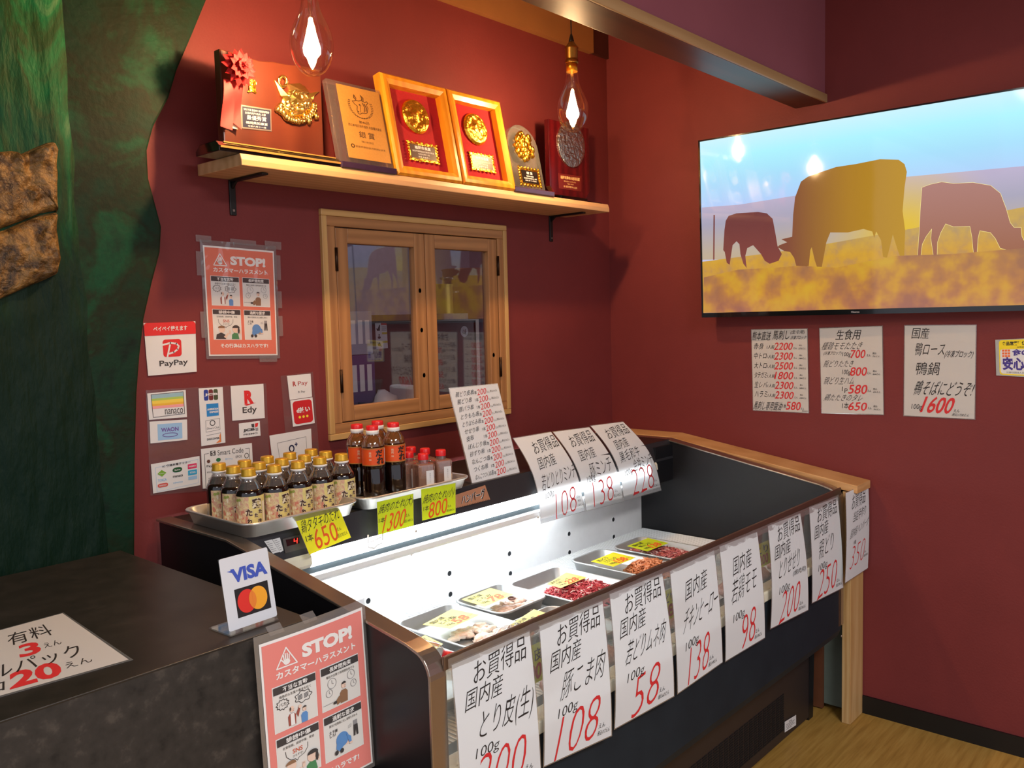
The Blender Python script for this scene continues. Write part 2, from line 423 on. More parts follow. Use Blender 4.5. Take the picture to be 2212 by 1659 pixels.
def finer(vs, fs, lim=0.07):
    """cut long faces so that printing follows a bent sheet"""
    vs = list(vs); out = []; todo = []
    for f in fs:
        if len(f) > 3 and len(f) != 4: out.append(f); continue
        for k in range(1, len(f) - 1): todo.append((f[0], f[k], f[k + 1]))
    while todo:
        a, b, c = todo.pop()
        e = sorted((((vs[p][0] - vs[q][0]) ** 2 + (vs[p][1] - vs[q][1]) ** 2, p, q, r) for p, q, r in ((a, b, c), (b, c, a), (c, a, b))), reverse=True)[0]
        if e[0] <= lim * lim: out.append((a, b, c)); continue
        m = len(vs); vs.append(((vs[e[1]][0] + vs[e[2]][0]) / 2, (vs[e[1]][1] + vs[e[2]][1]) / 2))
        todo += [(e[1], m, e[3]), (m, e[2], e[3])]
    return vs, out
def hash_txt(t): return sum(ord(c) * (i + 3) for i, c in enumerate(t))
def quad_fn(tl, tr, br, bl, bulge=None, nrm=None):
    tl, tr, br, bl = [Vector(p) for p in (tl, tr, br, bl)]
    n = (bl - tl).cross(tr - tl).normalized() if nrm is None else Vector(nrm)
    def fn(x, y, h):
        p = tl * (1 - x) * (1 - y) + tr * x * (1 - y) + br * x * y + bl * (1 - x) * y
        b = bulge(x, y) if bulge else 0.0
        return p + n * (h + b)
    return fn
def mid(*ps):
    v = Vector((0, 0, 0))
    for p in ps: v += Vector(p)
    return v / len(ps)

# ================================================================ the setting
WX0, WX1 = at(688, 450, 1, 0).x, at(1089, 487, 1, 0).x          # window opening on the back wall
WZ0, WZ1 = 1.083, 1.773
H = 2.74
mb = MB()
mb.box(-4.2, WX0 + 0.02, 0, 0.10, 0, H); mb.box(WX1 - 0.02, 0.10, 0, 0.10, 0, H)
mb.box(WX0 + 0.02, WX1 - 0.02, 0, 0.10, 0, WZ0 + 0.02); mb.box(WX0 + 0.02, WX1 - 0.02, 0, 0.10, WZ1 - 0.02, H)
structure('wall_back', mb, RED)
structure('wall_right', MB().box(0, 0.10, -4.2, 0, 0, H), RED)
FLOOR = blotch('floor_bamboo', [srgb(150, 112, 48), srgb(172, 132, 62), srgb(184, 146, 74)], 5.0, rough=0.5, detail=4, stretch=(1, 14, 1))
structure('floor', MB().box(-6.5, 0.10, -6.0, 0.10, -0.05, 0), FLOOR)
structure('ceiling', MB().box(-5.2, 0.10, -4.2, 0.10, H, H + 0.05), PLASTER)
structure('baseboard_right', MB().box(-0.008, 0, -4.2, 0, 0, 0.064), BLACK)
structure('baseboard_back', MB().box(-4.2, -0.008, -0.008, 0, 0, 0.064), BLACK)
# bulkhead above the case with a wooden soffit board under it
structure('wall_bulkhead', MB().box(-4.2, -0.0, -0.921, -0.815, 2.184, H), MAUVE)
structure('trim_1', MB().box(-4.2, -0.0, -0.922, -0.815, 2.156, 2.184), BEAM, bevel=0.001)
structure('trim_4', MB().box(-4.2, -0.0, -0.930, -0.922, 2.156, 2.185), BEAME, bevel=0.0015)
structure('trim_2', MB().box(-4.2, -0.122, -0.024, 0, 2.497, H), LEDGEW)
structure('trim_3', MB().box(-0.122, 0, -0.012, 0, 2.50, H), plain('dark_maroon', srgb(70, 22, 18), 0.7))  # darker maroon block between the ledge board and the right wall

# window in the back wall: trim, jamb and two glazed sashes
wn = thing('window_1', (0.5 * (WX0 + WX1), 0, WZ0), None, None); tag(wn, kind='structure')
def frame4(mbx, mbz, x0, x1, z0, z1, w, y0, y1):
    mbx.box(x0, x1, y0, y1, z1 - w, z1); mbx.box(x0, x1, y0, y1, z0, z0 + w)
    mbz.box(x0, x0 + w, y0, y1, z0 + w, z1 - w); mbz.box(x1 - w, x1, y0, y1, z0 + w, z1 - w)
a, b = MB(), MB(); frame4(a, b, WX0, WX1, WZ0, WZ1, 0.019, -0.012, 0.004)
mesh_obj('window_trim', a, TRIMX, wn, bevel=0.002); mesh_obj('window_trim', b, TRIMZ, wn, bevel=0.002)
a, b = MB(), MB(); frame4(a, b, WX0 + 0.019, WX1 - 0.019, WZ0 + 0.019, WZ1 - 0.019, 0.030, -0.009, 0.06)
mesh_obj('window_frame', a, OAKX, wn, bevel=0.002); mesh_obj('window_frame', b, OAKZ, wn, bevel=0.002)
ix0, ix1, iz0, iz1 = WX0 + 0.052, WX1 - 0.052, WZ0 + 0.052, WZ1 - 0.052
xm = at(914, 520, 1, 0).x
for k, (sx0, sx1) in enumerate(((ix0, xm - 0.0015), (xm + 0.0015, ix1))):
    a, b = MB(), MB(); w = 0.045
    a.box(sx0 + w, sx1 - w, -0.006, 0.022, iz1 - w, iz1); a.box(sx0 + w, sx1 - w, -0.006, 0.022, iz0, iz0 + w)
    b.box(sx0, sx0 + w, -0.006, 0.022, iz0, iz1); b.box(sx1 - w, sx1, -0.006, 0.022, iz0, iz1)
    sash = mesh_obj('window_sash', b, OAKZ, wn, bevel=0.002)
    mesh_obj('sash_rail', a, OAKX, sash, bevel=0.002)
    mesh_obj('window_pane', MB().box(sx0 + w - 0.004, sx1 - w + 0.004, 0.010, 0.013, iz0 + w - 0.004, iz1 - w + 0.004), GLASSW, sash)
    hx = ix0 - 0.002 if k == 0 else ix1 + 0.002
    for hz in (iz0 + 0.09, iz1 - 0.13):
        mesh_obj('hinge', MB().lathe([(0.005, 0), (0.005, 0.07)], (hx, -0.010, hz), 10), plain('dark_bronze', srgb(58, 40, 28), 0.4, metal=0.8), sash)
    kn = MB()
    for kx, kz in (((sx1 - 0.02, iz0 + 0.12), (sx1 - 0.024, iz0 + 0.27), (sx1 - 0.026, iz0 + 0.40)) if k == 0 else ((sx1 - 0.03, iz0 + 0.17),)):
        kn.lathe([(0.0001, 0), (0.006, 0.0)], (0, 0, 0), 12)
        for q in range(len(kn.v) - 24, len(kn.v)):
            p = kn.v[q]; kn.v[q] = (kx + p[0], -0.0064, kz + p[1] * 1.3)
    mesh_obj('wood_knot', kn, plain('knot_brown', srgb(92, 48, 26), 0.6), sash)

# kitchen seen dimly through the panes
KW = plain('kitchen_wall_paint', srgb(150, 142, 158), 0.7)
structure('wall_kitchen', MB().box(-2.6, 1.0, 1.75, 1.80, 0, 2.6).box(-2.6, -2.55, 0.1, 1.75, 0, 2.6).box(0.95, 1.0, 0.1, 1.75, 0, 2.6).box(-2.6, 1.0, 0.1, 1.8, 2.55, 2.6), KW)
structure('floor_kitchen', MB().box(-2.6, 1.0, 0.1, 1.8, -0.05, 0), plain('kitchen_floor', srgb(90, 84, 80), 0.6))
FRY = 0.55
fx0, fx1 = Y(720, 694, FRY).x, Y(1032, 692, FRY).x
fz = Y(900, 693, FRY).z
fr = thing('kitchen_refrigerator', (0.5 * (fx0 + fx1), FRY + 0.3, 0), 'brown fronted steel kitchen refrigerator seen through the window panes', 'refrigerator')
mesh_obj('cabinet', MB().box(fx0, fx1, FRY, FRY + 0.6, 0, fz - 0.005), plain('fridge_front_brown', srgb(96, 66, 66), 0.35), fr, bevel=0.004)
mesh_obj('steel_edge', MB().box(fx0, fx1, FRY - 0.006, FRY + 0.6, fz - 0.005, fz).box(fx1 - 0.02, fx1, FRY - 0.006, FRY, 0.3, fz - 0.005), STEELX, fr)
mesh_obj('top_rail', MB().box(fx0, fx1, FRY + 0.06, FRY + 0.075, fz, fz + 0.028), BLACKGLOSS, fr)
def pot(x, y, z, r, h, c, label):
    p = thing('stock_pot', (x, y, z), label, 'pot', 'pots on the kitchen refrigerator')
    mesh_obj('pot_body', MB().lathe([(r * 0.97, 0), (r, 0.01), (r, h), (r * 1.04, h + 0.004), (r * 1.04, h + 0.008)], (x, y, z), 28), c, p)
    for s in (-1, 1):
        mesh_obj('handle', MB().tube([(x + s * r * 0.98, y - 0.03, z + h * 0.82), (x + s * (r + 0.035), y - 0.03, z + h * 0.84), (x + s * (r + 0.035), y + 0.03, z + h * 0.84), (x + s * r * 0.98, y + 0.03, z + h * 0.82)], 0.006), STEELX, p)
p1 = Y(1018, 690, FRY + 0.28)
pot(p1.x, FRY + 0.28, fz, 0.135, 0.235, plain('pot_brown_steel', srgb(150, 92, 66), 0.35, metal=0.5), 'tall brown metal pot on the kitchen refrigerator behind glass')
p2 = Y(945, 690, FRY + 0.22)
pot(p2.x, FRY + 0.22, fz, 0.075, 0.155, plain('pot_yellow_steel', srgb(196, 170, 60), 0.3, metal=0.5), 'smaller yellowish pot left of the tall brown one behind glass')
# notice and round sticker on the fridge front
q = [Y(u, v, FRY - 0.001) for u, v in ((810, 698), (835, 698), (838, 752), (813, 754))]
sh = Sheet().rect(0.5, 0.0, 1, 0.08, 2).rect(0.55, 0.36, 1, 0.44, 3).rect(0.55, 0.7, 1, 0.78, 3)
sh.poly([(0.08, 0.2), (0.2, 0.22), (0.36, 0.06), (0.42, 0.08), (0.38, 0.3), (0.14, 0.3)], 1).ell(0.3, 0.56, 0.13, 0.05, 1).ell(0.3, 0.46, 0.06, 0.03, 1).ell(0.26, 0.84, 0.12, 0.06, 1).line([(0.3, 0.76), (0.42, 0.92)], 0.06, 1, asp=0.5)
for r_ in range(4): sh.rect(0.55, 0.13 + r_ * 0.05, 0.95, 0.145 + r_ * 0.05, 1)
tag(sh.build('paper_notice', quad_fn(*q), [STICKER, GREYINK, ink('pinkred_print', 200, 70, 60), ink('mustard_print', 210, 190, 70)], loc=mid(*q)), 'narrow white pictogram notice on the kitchen refrigerator front', 'notice')
cc = Y(1003, 716, FRY - 0.001)
rr = 0.024
sh = Sheet().ell(0.5, 0.5, 0.5, 0.5, 0, 1, 28).line([(0.35, 0.35), (0.3, 0.6), (0.5, 0.7), (0.62, 0.3), (0.6, 0.75), (0.72, 0.5)], 0.06, 1, 2)
tag(sh.build('round_sticker', quad_fn(cc + Vector((-rr, 0, rr)), cc + Vector((rr, 0, rr)), cc + Vector((rr, 0, -rr)), cc + Vector((-rr, 0, -rr))), [STICKER, GREYINK], loc=cc, base=None), 'small round white sticker near the refrigerator corner behind glass', 'sticker')
# blue cartons and basket low behind the left pane
CBLUE = plain('carton_blue', srgb(44, 74, 130), 0.5)
cx = Y(768, 800, 0.30)
zt = 1.011
for k, (hh, wd, c, lb) in enumerate(((0.14, 0.15, CBLUE, 'blue carton at the bottom of the stack behind the left pane'), (0.17, 0.15, plain('carton_purple', srgb(92, 70, 120), 0.5), 'purple carton in the middle of the stack behind the left pane'), (0.15, 0.14, plain('carton_grey', srgb(150, 156, 172), 0.5), 'pale grey carton topmost behind the left pane'))):
    t = thing('drink_carton', (cx.x - 0.02, 0.32, zt), lb, 'carton', 'cartons behind the left window pane')
    mesh_obj('carton_body', MB().box(cx.x - 0.02 - wd / 2, cx.x - 0.02 + wd / 2, 0.26, 0.40, zt, zt + hh), c, t, bevel=0.003)
    s2 = Sheet()
    for j in range(4): s2.rect(0.1 + 0.22 * j, 0.2, 0.24 + 0.22 * j, 0.75, 0)
    x0, x1 = cx.x - 0.02 - wd / 2, cx.x - 0.02 + wd / 2
    s2.build('carton_print', quad_fn((x0, 0.2595, zt + hh), (x1, 0.2595, zt + hh), (x1, 0.2595, zt), (x0, 0.2595, zt)), [STICKER], parent=t, base=None)
    zt += hh + 0.001
kc = MB().box(-1.75, -0.6, 0.14, 0.50, 0.95, 1.01); 
for lx in (-1.72, -0.63): kc.box(lx - 0.02, lx + 0.02, 0.16, 0.48, 0, 0.95)
tag(mesh_obj('kitchen_worktop', kc, STEELX, loc=(-1.2, 0.32, 0)), 'low steel kitchen worktop just inside the window', 'worktop')
bq = Y(852, 884, 0.22)
bk = thing('plastic_basket', (bq.x, 0.24, 1.011), 'dark blue plastic basket inside the window, holding white wraps', 'basket')
mb = MB(); bx0, bx1 = bq.x - 0.13, bq.x + 0.10
for x0, x1, y0, y1 in ((bx0, bx1, 0.165, 0.172), (bx0, bx1, 0.318, 0.325), (bx0, bx0 + 0.007, 0.172, 0.318), (bx1 - 0.007, bx1, 0.172, 0.318)): mb.box(x0, x1, y0, y1, 1.011, 1.158)
mb.box(bx0, bx1, 0.165, 0.325, 1.011, 1.018)
mesh_obj('basket_body', mb, plain('basket_blue', srgb(26, 44, 84), 0.4), bk)
tag(mesh_obj('wrapped_bundle', MB().blob((bq.x - 0.02, 0.245, 1.105), (0.06, 0.05, 0.085), 14, 0, 0.2, 3), WHITEPL, loc=(bq.x, 0.24, 1.02)), 'round white wrapped bundle poking out of the blue basket', 'bundle')
tag(mesh_obj('plastic_tub', MB().box(bq.x + 0.045, bq.x + 0.088, 0.20, 0.30, 1.02, 1.205), WHITEPL, loc=(bq.x + 0.06, 0.25, 1.02), bevel=0.008), 'upright white tub poking out of the blue basket', 'tub')

# painted relief mural on the left of the back wall
gm = thing('relief_mural', (-2.9, 0, 0), 'green painted waterfall relief with a wavy right edge on the back wall', 'mural')
MUR = blotch('mural_dark_green', [srgb(8, 20, 14), srgb(8, 46, 29), srgb(22, 32, 14), srgb(6, 66, 40), srgb(6, 28, 20)], 4.5, rough=0.62, spec=0.22, detail=6, bump=0.10, bscale=60, dist=0.35)
FALL = blotch('mural_waterfall', [srgb(10, 42, 26), srgb(18, 84, 50), srgb(40, 70, 34), srgb(18, 110, 64), srgb(104, 140, 100)], 11.0, rough=0.6, detail=9, bump=0.8, stretch=(1, 1, 0.28), bscale=26, dist=0.8, spec=0.2)
_t = FALL.node_tree; _p = _t.nodes['Principled BSDF']; _c = _p.inputs['Base Color'].links[0].from_socket
_tc = _t.nodes.new('ShaderNodeTexCoord'); _sp = _t.nodes.new('ShaderNodeSeparateXYZ'); _t.links.new(_tc.outputs['Object'], _sp.inputs[0])
_n = _t.nodes.new('ShaderNodeTexNoise'); _n.inputs['Scale'].default_value = 5; _t.links.new(_tc.outputs['Object'], _n.inputs['Vector'])
_m = _t.nodes.new('ShaderNodeMath'); _m.operation = 'MULTIPLY_ADD'; _m.inputs[1].default_value = 0.5; _t.links.new(_n.outputs['Fac'], _m.inputs[0]); _t.links.new(_sp.outputs[2], _m.inputs[2])
_r = _t.nodes.new('ShaderNodeMapRange'); _r.inputs[1].default_value = 1.75; _r.inputs[2].default_value = 2.25; _t.links.new(_m.outputs[0], _r.inputs[0])
_x = _t.nodes.new('ShaderNodeMix'); _x.data_type = 'RGBA'; _t.links.new(_r.outputs[0], _x.inputs[0]); _x.inputs[6].default_value = srgb(7, 34, 22); _t.links.new(_c, _x.inputs[7]); _t.links.new(_x.outputs[2], _p.inputs['Base Color'])
ROCK = blotch('mural_rock', [srgb(22, 14, 8), srgb(92, 64, 28), srgb(140, 104, 52), srgb(112, 98, 76)], 19.0, rough=0.5, detail=10, bump=1.0, bscale=34, dist=1.0)
edge = [(452, -60), (447, 0), (418, 70), (384, 150), (366, 210), (333, 272), (319, 325), (322, 385), (338, 445), (350, 490), (347, 545), (330, 610), (312, 690), (303, 770), (297, 850), (293, 1000), (292, 1210)]
ep = [Y(u, v, -0.03) for u, v in edge]
pts = [(-4.2, H), (ep[0].x + 0.1, H)] + [(p.x, p.z) for p in ep] + [(ep[-1].x, 0.0), (-4.2, 0.0)]
mesh_obj('mural_panel', MB().prism(pts, 1, -0.03, -0.0005), MUR, gm, bevel=0.006)
def relief(x0, x1, z0, z1, y, amp, edgef, nu, nv, sd, sc):
    def fn(i, j):
        x = x0 + (x1 - x0) * i; z = z0 + (z1 - z0) * j
        e = edgef(i, j)
        return (x, y - amp * e * (0.6 + 0.8 * noise.noise(Vector((x * sc, sd, z * sc * 0.4))) + 0.25 * noise.noise(Vector((x * sc * 4, sd, z * sc * 2)))), z)
    return fn
wf = Y(150, 180, -0.04)
sm_ = lambda t: max(0.0, min(1.0, t)) ** 0.5
def fallsurf(i, j):
    z = H * j; xe = wf.x + 0.008 * noise.noise(Vector((3, 1, z * 9))) + (0.03 * max(0.0, 1.75 - z))
    x = -4.2 + (xe + 4.2) * i
    e = sm_((1 - i) * 22)
    return (x, -0.0302 - 0.030 * e * (0.6 + 0.8 * noise.noise(Vector((x * 9, 3.1, z * 3.6))) + 0.25 * noise.noise(Vector((x * 36, 3.1, z * 18)))) * (0.35 + 0.65 * min(1, max(0, z - 1.3))), z)
mesh_obj('waterfall', MB().surf(fallsurf, 110, 120), FALL, gm)
rpts = [(-40, 330), (0, 325), (28, 323), (44, 332), (75, 318), (105, 305), (120, 303), (126, 318), (127, 400), (128, 460), (131, 560), (128, 592), (100, 605), (60, 622), (0, 650), (-40, 668)]
mid_l = [(-40, 510), (0, 498), (40, 482), (90, 462), (127, 455)]
def rock(ptsz, name, sd):
    P = [Y(u, v, -0.05) for u, v in ptsz]
    c = mid(*P); mb = MB(); n = len(P)
    # concentric rings swelling towards the middle
    rings = 9; vs = []
    D = []
    for k in range(n):
        a, b = P[k], P[(k + 1) % n]
        for q_ in range(6): D.append(a.lerp(b, q_ / 6))
    m = len(D)
    for r_ in range(rings + 1):
        t = r_ / rings
        for d in D:
            p = d.lerp(c, t * 0.98)
            prof = math.sqrt(max(0, 1 - (1 - t) ** 9))
            yy = -0.03 - 0.040 * prof - (0.014 * prof * noise.noise(Vector((p.x * 11, sd, p.z * 11))) + 0.012 * prof * noise.noise(Vector((p.x * 40, sd, p.z * 34))))
            vs.append((p.x, yy, p.z))
    fs = [(r_ * m + k, r_ * m + (k + 1) % m, (r_ + 1) * m + (k + 1) % m, (r_ + 1) * m + k) for r_ in range(rings) for k in range(m)]
    fs.append(tuple(rings * m + k for k in range(m)))
    mb.add(vs, [f[::-1] for f in fs], 0, True)
    return mesh_obj(name, mb, ROCK, gm)
rock([p for p in rpts if p[1] < 470 and p[1] > 0][:10] + mid_l[::-1], 'rock', 1.0)
rock(mid_l + [(131, 560), (128, 592), (100, 605), (60, 622), (0, 650), (-40, 668)], 'rock', 5.0)

# ================================================================ award shelf
SZ = 1.858
sh_ = thing('award_shelf', (-1.08, -0.105, SZ - 0.03), 'long pine wall shelf carrying the framed awards above the window', 'shelf')
mesh_obj('shelf_board', MB().prism([(-0.0005, SZ - 0.030), (-0.212, SZ - 0.030), (-0.212, SZ - 0.015), (-0.206, SZ), (-0.0005, SZ)], 0, -1.862, -0.300), PINE, sh_, bevel=0.002)
for bu, bz in (((493, 510), 1.733), ((1184, 1194), 1.729)):
    xa, xb = Y(bu[0], 440 if bu[0] < 900 else 500, 0).x, Y(bu[1], 440 if bu[0] < 900 else 500, 0).x
    xc = 0.5 * (xa + xb); w = 0.0095
    br = MB().box(xc - w, xc + w, -0.006, -0.0005, bz, SZ - 0.031).box(xc - w, xc + w, -0.165, -0.006, SZ - 0.037, SZ - 0.031)
    br.prism([(-0.006, SZ - 0.055), (-0.006, SZ - 0.037), (-0.03, SZ - 0.037)], 0, xc - w * 0.4, xc + w * 0.4)
    b_ = mesh_obj('bracket', br, BLACK, sh_, bevel=0.002)
    mesh_obj('screw', MB().box(xc - 0.003, xc + 0.003, -0.0075, -0.006, bz + 0.010, bz + 0.016), STEELX, b_)

# --- lacquer plaque with red rosette
py = -0.150
P = [Y(u, v, py) for u, v in ((478, 105), (696, 152), (697, 335), (480, 312))]
px0, px1, pz0, pz1 = 0.5 * (P[0].x + P[3].x), 0.5 * (P[1].x + P[2].x), SZ + 0.026, P[0].z
aw = thing('award_plaque', (0.5 * (px0 + px1), py, SZ), 'large brown lacquer plaque with wavy top, red rosette and gold emblem', 'award', 'awards on the shelf')
top = [(px0, pz1)]
wav = [(478, 107), (520, 118), (560, 131), (592, 133), (620, 139), (655, 143), (690, 150), (697, 152)]
poly = [(Y(u, v, py).x, Y(u, v, py).z) for u, v in wav]
poly[0] = (px0, pz1); poly[-1] = (px1, poly[-1][1])
poly = [(px0, pz0)] + poly + [(px1, pz0)]
mesh_obj('plaque_board', MB().prism(poly, 1, py, py + 0.028), DARKWOOD, aw, bevel=0.003)
bx0, bx1 = Y(452, 328, -0.16).x, Y(735, 350, -0.20).x
mesh_obj('plaque_base', MB().prism([(-0.205, SZ), (-0.205, SZ + 0.012), (-0.19, SZ + 0.026), (-0.115, SZ + 0.026), (-0.095, SZ + 0.012), (-0.095, SZ)], 0, bx0, bx1), BLACKGLOSS, aw, bevel=0.002)
mesh_obj('base_trim', MB().box(bx0 + 0.004, bx1, -0.208, -0.205, SZ + 0.008, SZ + 0.013).box(bx0 + 0.02, bx1 - 0.01, -0.1945, -0.1925, SZ + 0.0235, SZ + 0.0265), GOLDPLATE, aw)
# name plate
q = [Y(u, v, py - 0.0015) for u, v in ((520, 226), (586, 236), (587, 284), (522, 277))]
NAVY = plain('navy_plate', srgb(34, 40, 66), 0.35)
npl = Sheet().rect(0.04, 0.06, 0.96, 0.94, 1)
for tx, y0, y1, x0, x1 in (('令和六年度 農協肉牛 審査枝肉共励会', 0.12, 0.22, 0.08, 0.92), ('全国肉用牛枝肉 之部', 0.26, 0.36, 0.12, 0.80), ('最優秀賞', 0.40, 0.60, 0.18, 0.82), ('福岡県知事賞', 0.66, 0.78, 0.14, 0.86), ('令和六年十一月', 0.83, 0.91, 0.2, 0.8)):
    npl.text(tx, x0, y0, x1, y1, 2)
npl.build('name_plate', quad_fn(*q), [STEELX, NAVY, WHITEINK], parent=aw, thick=0.001)
# gold emblem: ring, wings, wreath and scrolls
em = MB(); ec = Y(640, 215, py)
def rel(u, v, h=0.006): p_ = Y(u, v, py); return (p_.x, py - h, p_.z)
em.tube([rel(608 + 9 * math.cos(t), 177 + 11 * math.sin(t), 0.006) for t in [2 * PI * k / 14 for k in range(14)]], 0.0045, 6, 0, True)
def wing(pts, h0, h1):
    n = len(pts); v = [rel(u, w_, 0.0005) for u, w_ in pts] + [rel(u, w_, h0) for u, w_ in pts] + [rel(sum(p_[0] for p_ in pts) / n, sum(p_[1] for p_ in pts) / n, h1)]
    em.add(v, [(k, (k + 1) % n, n + (k + 1) % n, n + k) for k in range(n)] + [(n + k, n + (k + 1) % n, 2 * n) for k in range(n)], 0, False)
wing([(591, 175), (602, 190), (614, 205), (628, 215), (638, 224), (634, 228), (618, 220), (604, 208)], 0.006, 0.013)
wing([(687, 198), (676, 208), (674, 216), (666, 224), (652, 226), (645, 222), (656, 208), (668, 202)], 0.006, 0.013)
wing([(622, 182), (645, 180), (658, 188), (668, 202), (655, 206), (640, 205), (625, 196)], 0.004, 0.007)
wing([(620, 200), (645, 204), (652, 222), (640, 228), (625, 222), (615, 210)], 0.008, 0.016)
for k in range(20):
    t = PI * (0.02 + 0.96 * k / 19); u = 640 + 36 * math.cos(t); w_ = 226 + 36 * math.sin(t)
    em.blob(rel(u, w_, 0.006), (0.009, 0.007, 0.009), 8, 0, 0.5, k)
for u, w_ in ((614, 252), (640, 262), (665, 262), (628, 248), (655, 250), (604, 240), (681, 252), (598, 237), (640, 236)):
    em.blob(rel(u, w_, 0.005), (0.008, 0.008, 0.010), 8, 0, 0.5, u)
def emb(i, j):
    a = 2 * PI * i; r_ = 1 - j; u = 641 + 33 * r_ * math.cos(a); w_ = 222 + 31 * r_ * math.sin(a)
    q_ = Vector((u * 0.16, w_ * 0.16, 1.5))
    return rel(u, w_, 0.001 + (0.007 if j > 0.06 else 0.0) + (0.006 * noise.noise(q_) + 0.004 * noise.noise(q_ * 2.3) if j > 0.06 else 0))
em.surf(lambda i, j: emb(1 - i, j), 44, 18)
mesh_obj('gold_emblem', em, plain('pale_gold', srgb(255, 214, 120), 0.26, metal=1.0, var=0.1, scale=60), aw)
kj = Sheet().text('賞', 0, 0, 1, 1, 0, 1, 0.03)
q = [Y(u, v, py - 0.0005) for u, v in ((533, 170), (553, 174), (554, 203), (534, 200))]
mb = MB(); vs, fs = glyphs('賞', 0.02); fq = quad_fn(*q)
mb.add([fq(x, y, 0.004) for x, y in vs], fs, 0); mb.add([fq(x, y, 0) for x, y in vs], fs, 0)
mesh_obj('gold_character', mb, GOLD, aw)
# rosette of folded red satin and two tails
ro = MB(); rc = Y(513, 147, py - 0.03); rnd = random.Random(5)
ax = Vector((1, 0, 0)); az = Vector((0, 0, 1)); ay = Vector((0, -1, 0))
for ringk, (nn, ra, ln, tilt) in enumerate(((14, 0.012, 0.034, 0.15), (12, 0.010, 0.030, 0.6), (9, 0.006, 0.024, 1.0), (6, 0.002, 0.018, 1.35))):
    for k in range(nn):
        a = 2 * PI * k / nn + ringk * 0.3 + rnd.uniform(-0.12, 0.12)
        d = ax * math.cos(a) + az * math.sin(a); sdv = -ax * math.sin(a) + az * math.cos(a)
        o_ = rc + d * ra + ay * (0.008 * ringk)
        out = (d * math.cos(tilt) + ay * math.sin(tilt)) * ln * rnd.uniform(0.9, 1.12)
        up = (ay * math.cos(tilt) - d * math.sin(tilt))
        w_ = 0.0095 * rnd.uniform(0.9, 1.2)
        v = [o_ - sdv * w_ * 0.5, o_ + sdv * w_ * 0.5, o_ + out * 0.6 + sdv * w_ + up * 0.006, o_ + out + up * 0.001, o_ + out * 0.6 - sdv * w_ + up * 0.006, o_ + out * 0.5 + up * 0.012]
        ro.add(v, [(0, 1, 5), (1, 2, 5), (2, 3, 5), (3, 4, 5), (4, 0, 5), (0, 4, 3, 2, 1)], 0, False)
ro.blob(rc + ay * 0.01, (0.022, 0.012, 0.022), 10)
rs = mesh_obj('rosette', ro, SATIN, aw)
def tail(a_, b_, c_, d_, y_, nm, m_):
    fq = quad_fn(Y(*a_, y_), Y(*b_, y_), Y(*c_, y_), Y(*d_, y_), lambda x, y: 0.004 * math.sin(5 * y + 2 * x))
    mb = MB().surf(lambda i, j: fq(i, 1 - j, 0), 4, 10).surf(lambda i, j: fq(1 - i, 1 - j, -0.001), 4, 10)
    mesh_obj(nm, mb, m_, rs)
tail((483, 170), (516, 178), (501, 282), (478, 272), py - 0.022, 'ribbon_tail', SATIN)
tail((497, 176), (524, 182), (521, 280), (502, 262), py - 0.016, 'ribbon_tail', SATIN)
tail((494, 200), (508, 205), (513, 280), (494, 274), py - 0.010, 'ribbon_tail', CREAM)

# --- leaning clear plaque with gold sheet
yb, yt = -0.200, -0.150
def lean(u, v, f, y0=-0.200, y1=-0.150): return Y(u, v, y0 + (y1 - y0) * f)
tl, tr = Y(703, 168, yt), Y(820, 201, yt); bl = Vector((tl.x, yb, SZ + 0.018)); br = Vector((tr.x, yb, SZ + 0.018))
tr.z = tl.z
ac = thing('award_plaque', ((tl.x + tr.x) / 2, -0.18, SZ), 'leaning clear plaque with gold sheet and engraved bull head', 'award', 'awards on the shelf')
fq = quad_fn(tl, tr, br, bl)
mb = MB(); c8 = [fq(0, 1, 0), fq(1, 1, 0), fq(1, 1, -0.018), fq(0, 1, -0.018), fq(0, 0, 0), fq(1, 0, 0), fq(1, 0, -0.018), fq(0, 0, -0.018)]
mesh_obj('acrylic_block', mb.hexa(c8), ACRYL, ac, bevel=0.002)
mesh_obj('backing_board', MB().hexa([fq(0.02, 1, -0.019), fq(1, 1, -0.019), fq(1, 1, -0.024), fq(0.02, 1, -0.024), fq(0.02, 0.02, -0.019), fq(1, 0.02, -0.019), fq(1, 0.02, -0.024), fq(0.02, 0.02, -0.024)]), ROSEWOOD, ac)
mesh_obj('plaque_base', MB().box(tl.x - 0.004, tr.x + 0.002, -0.212, -0.11, SZ, SZ + 0.017), plain('plum_gloss_base', srgb(58, 40, 64), 0.12, coat=0.6), ac, bevel=0.002)
s = Sheet(); DK = ink('engraved_dark', 84, 52, 18)
hd = [(0.40, 0.18), (0.46, 0.185), (0.52, 0.17), (0.60, 0.185), (0.66, 0.17), (0.68, 0.19), (0.63, 0.215), (0.66, 0.26), (0.62, 0.33), (0.56, 0.345), (0.50, 0.345), (0.44, 0.37), (0.40, 0.36), (0.39, 0.31), (0.41, 0.26), (0.35, 0.235), (0.31, 0.20), (0.36, 0.195)]
s.line(hd, 0.016, 0, 1, 0.62, True)
s.line([(0.41, 0.18), (0.36, 0.15), (0.37, 0.11), (0.41, 0.155)], 0.022, 0, 1, 0.62); s.line([(0.53, 0.17), (0.55, 0.14), (0.53, 0.10), (0.58, 0.13), (0.57, 0.175)], 0.022, 0, 1, 0.62)
s.ell(0.47, 0.235, 0.02, 0.012, 0); s.ell(0.42, 0.335, 0.015, 0.01, 0); s.line([(0.54, 0.20), (0.58, 0.26), (0.55, 0.33)], 0.02, 0, 1, 0.62); s.line([(0.50, 0.24), (0.47, 0.3), (0.46, 0.34)], 0.012, 0, 1, 0.62); s.line([(0.58, 0.21), (0.62, 0.26), (0.60, 0.31)], 0.026, 0, 1, 0.62)
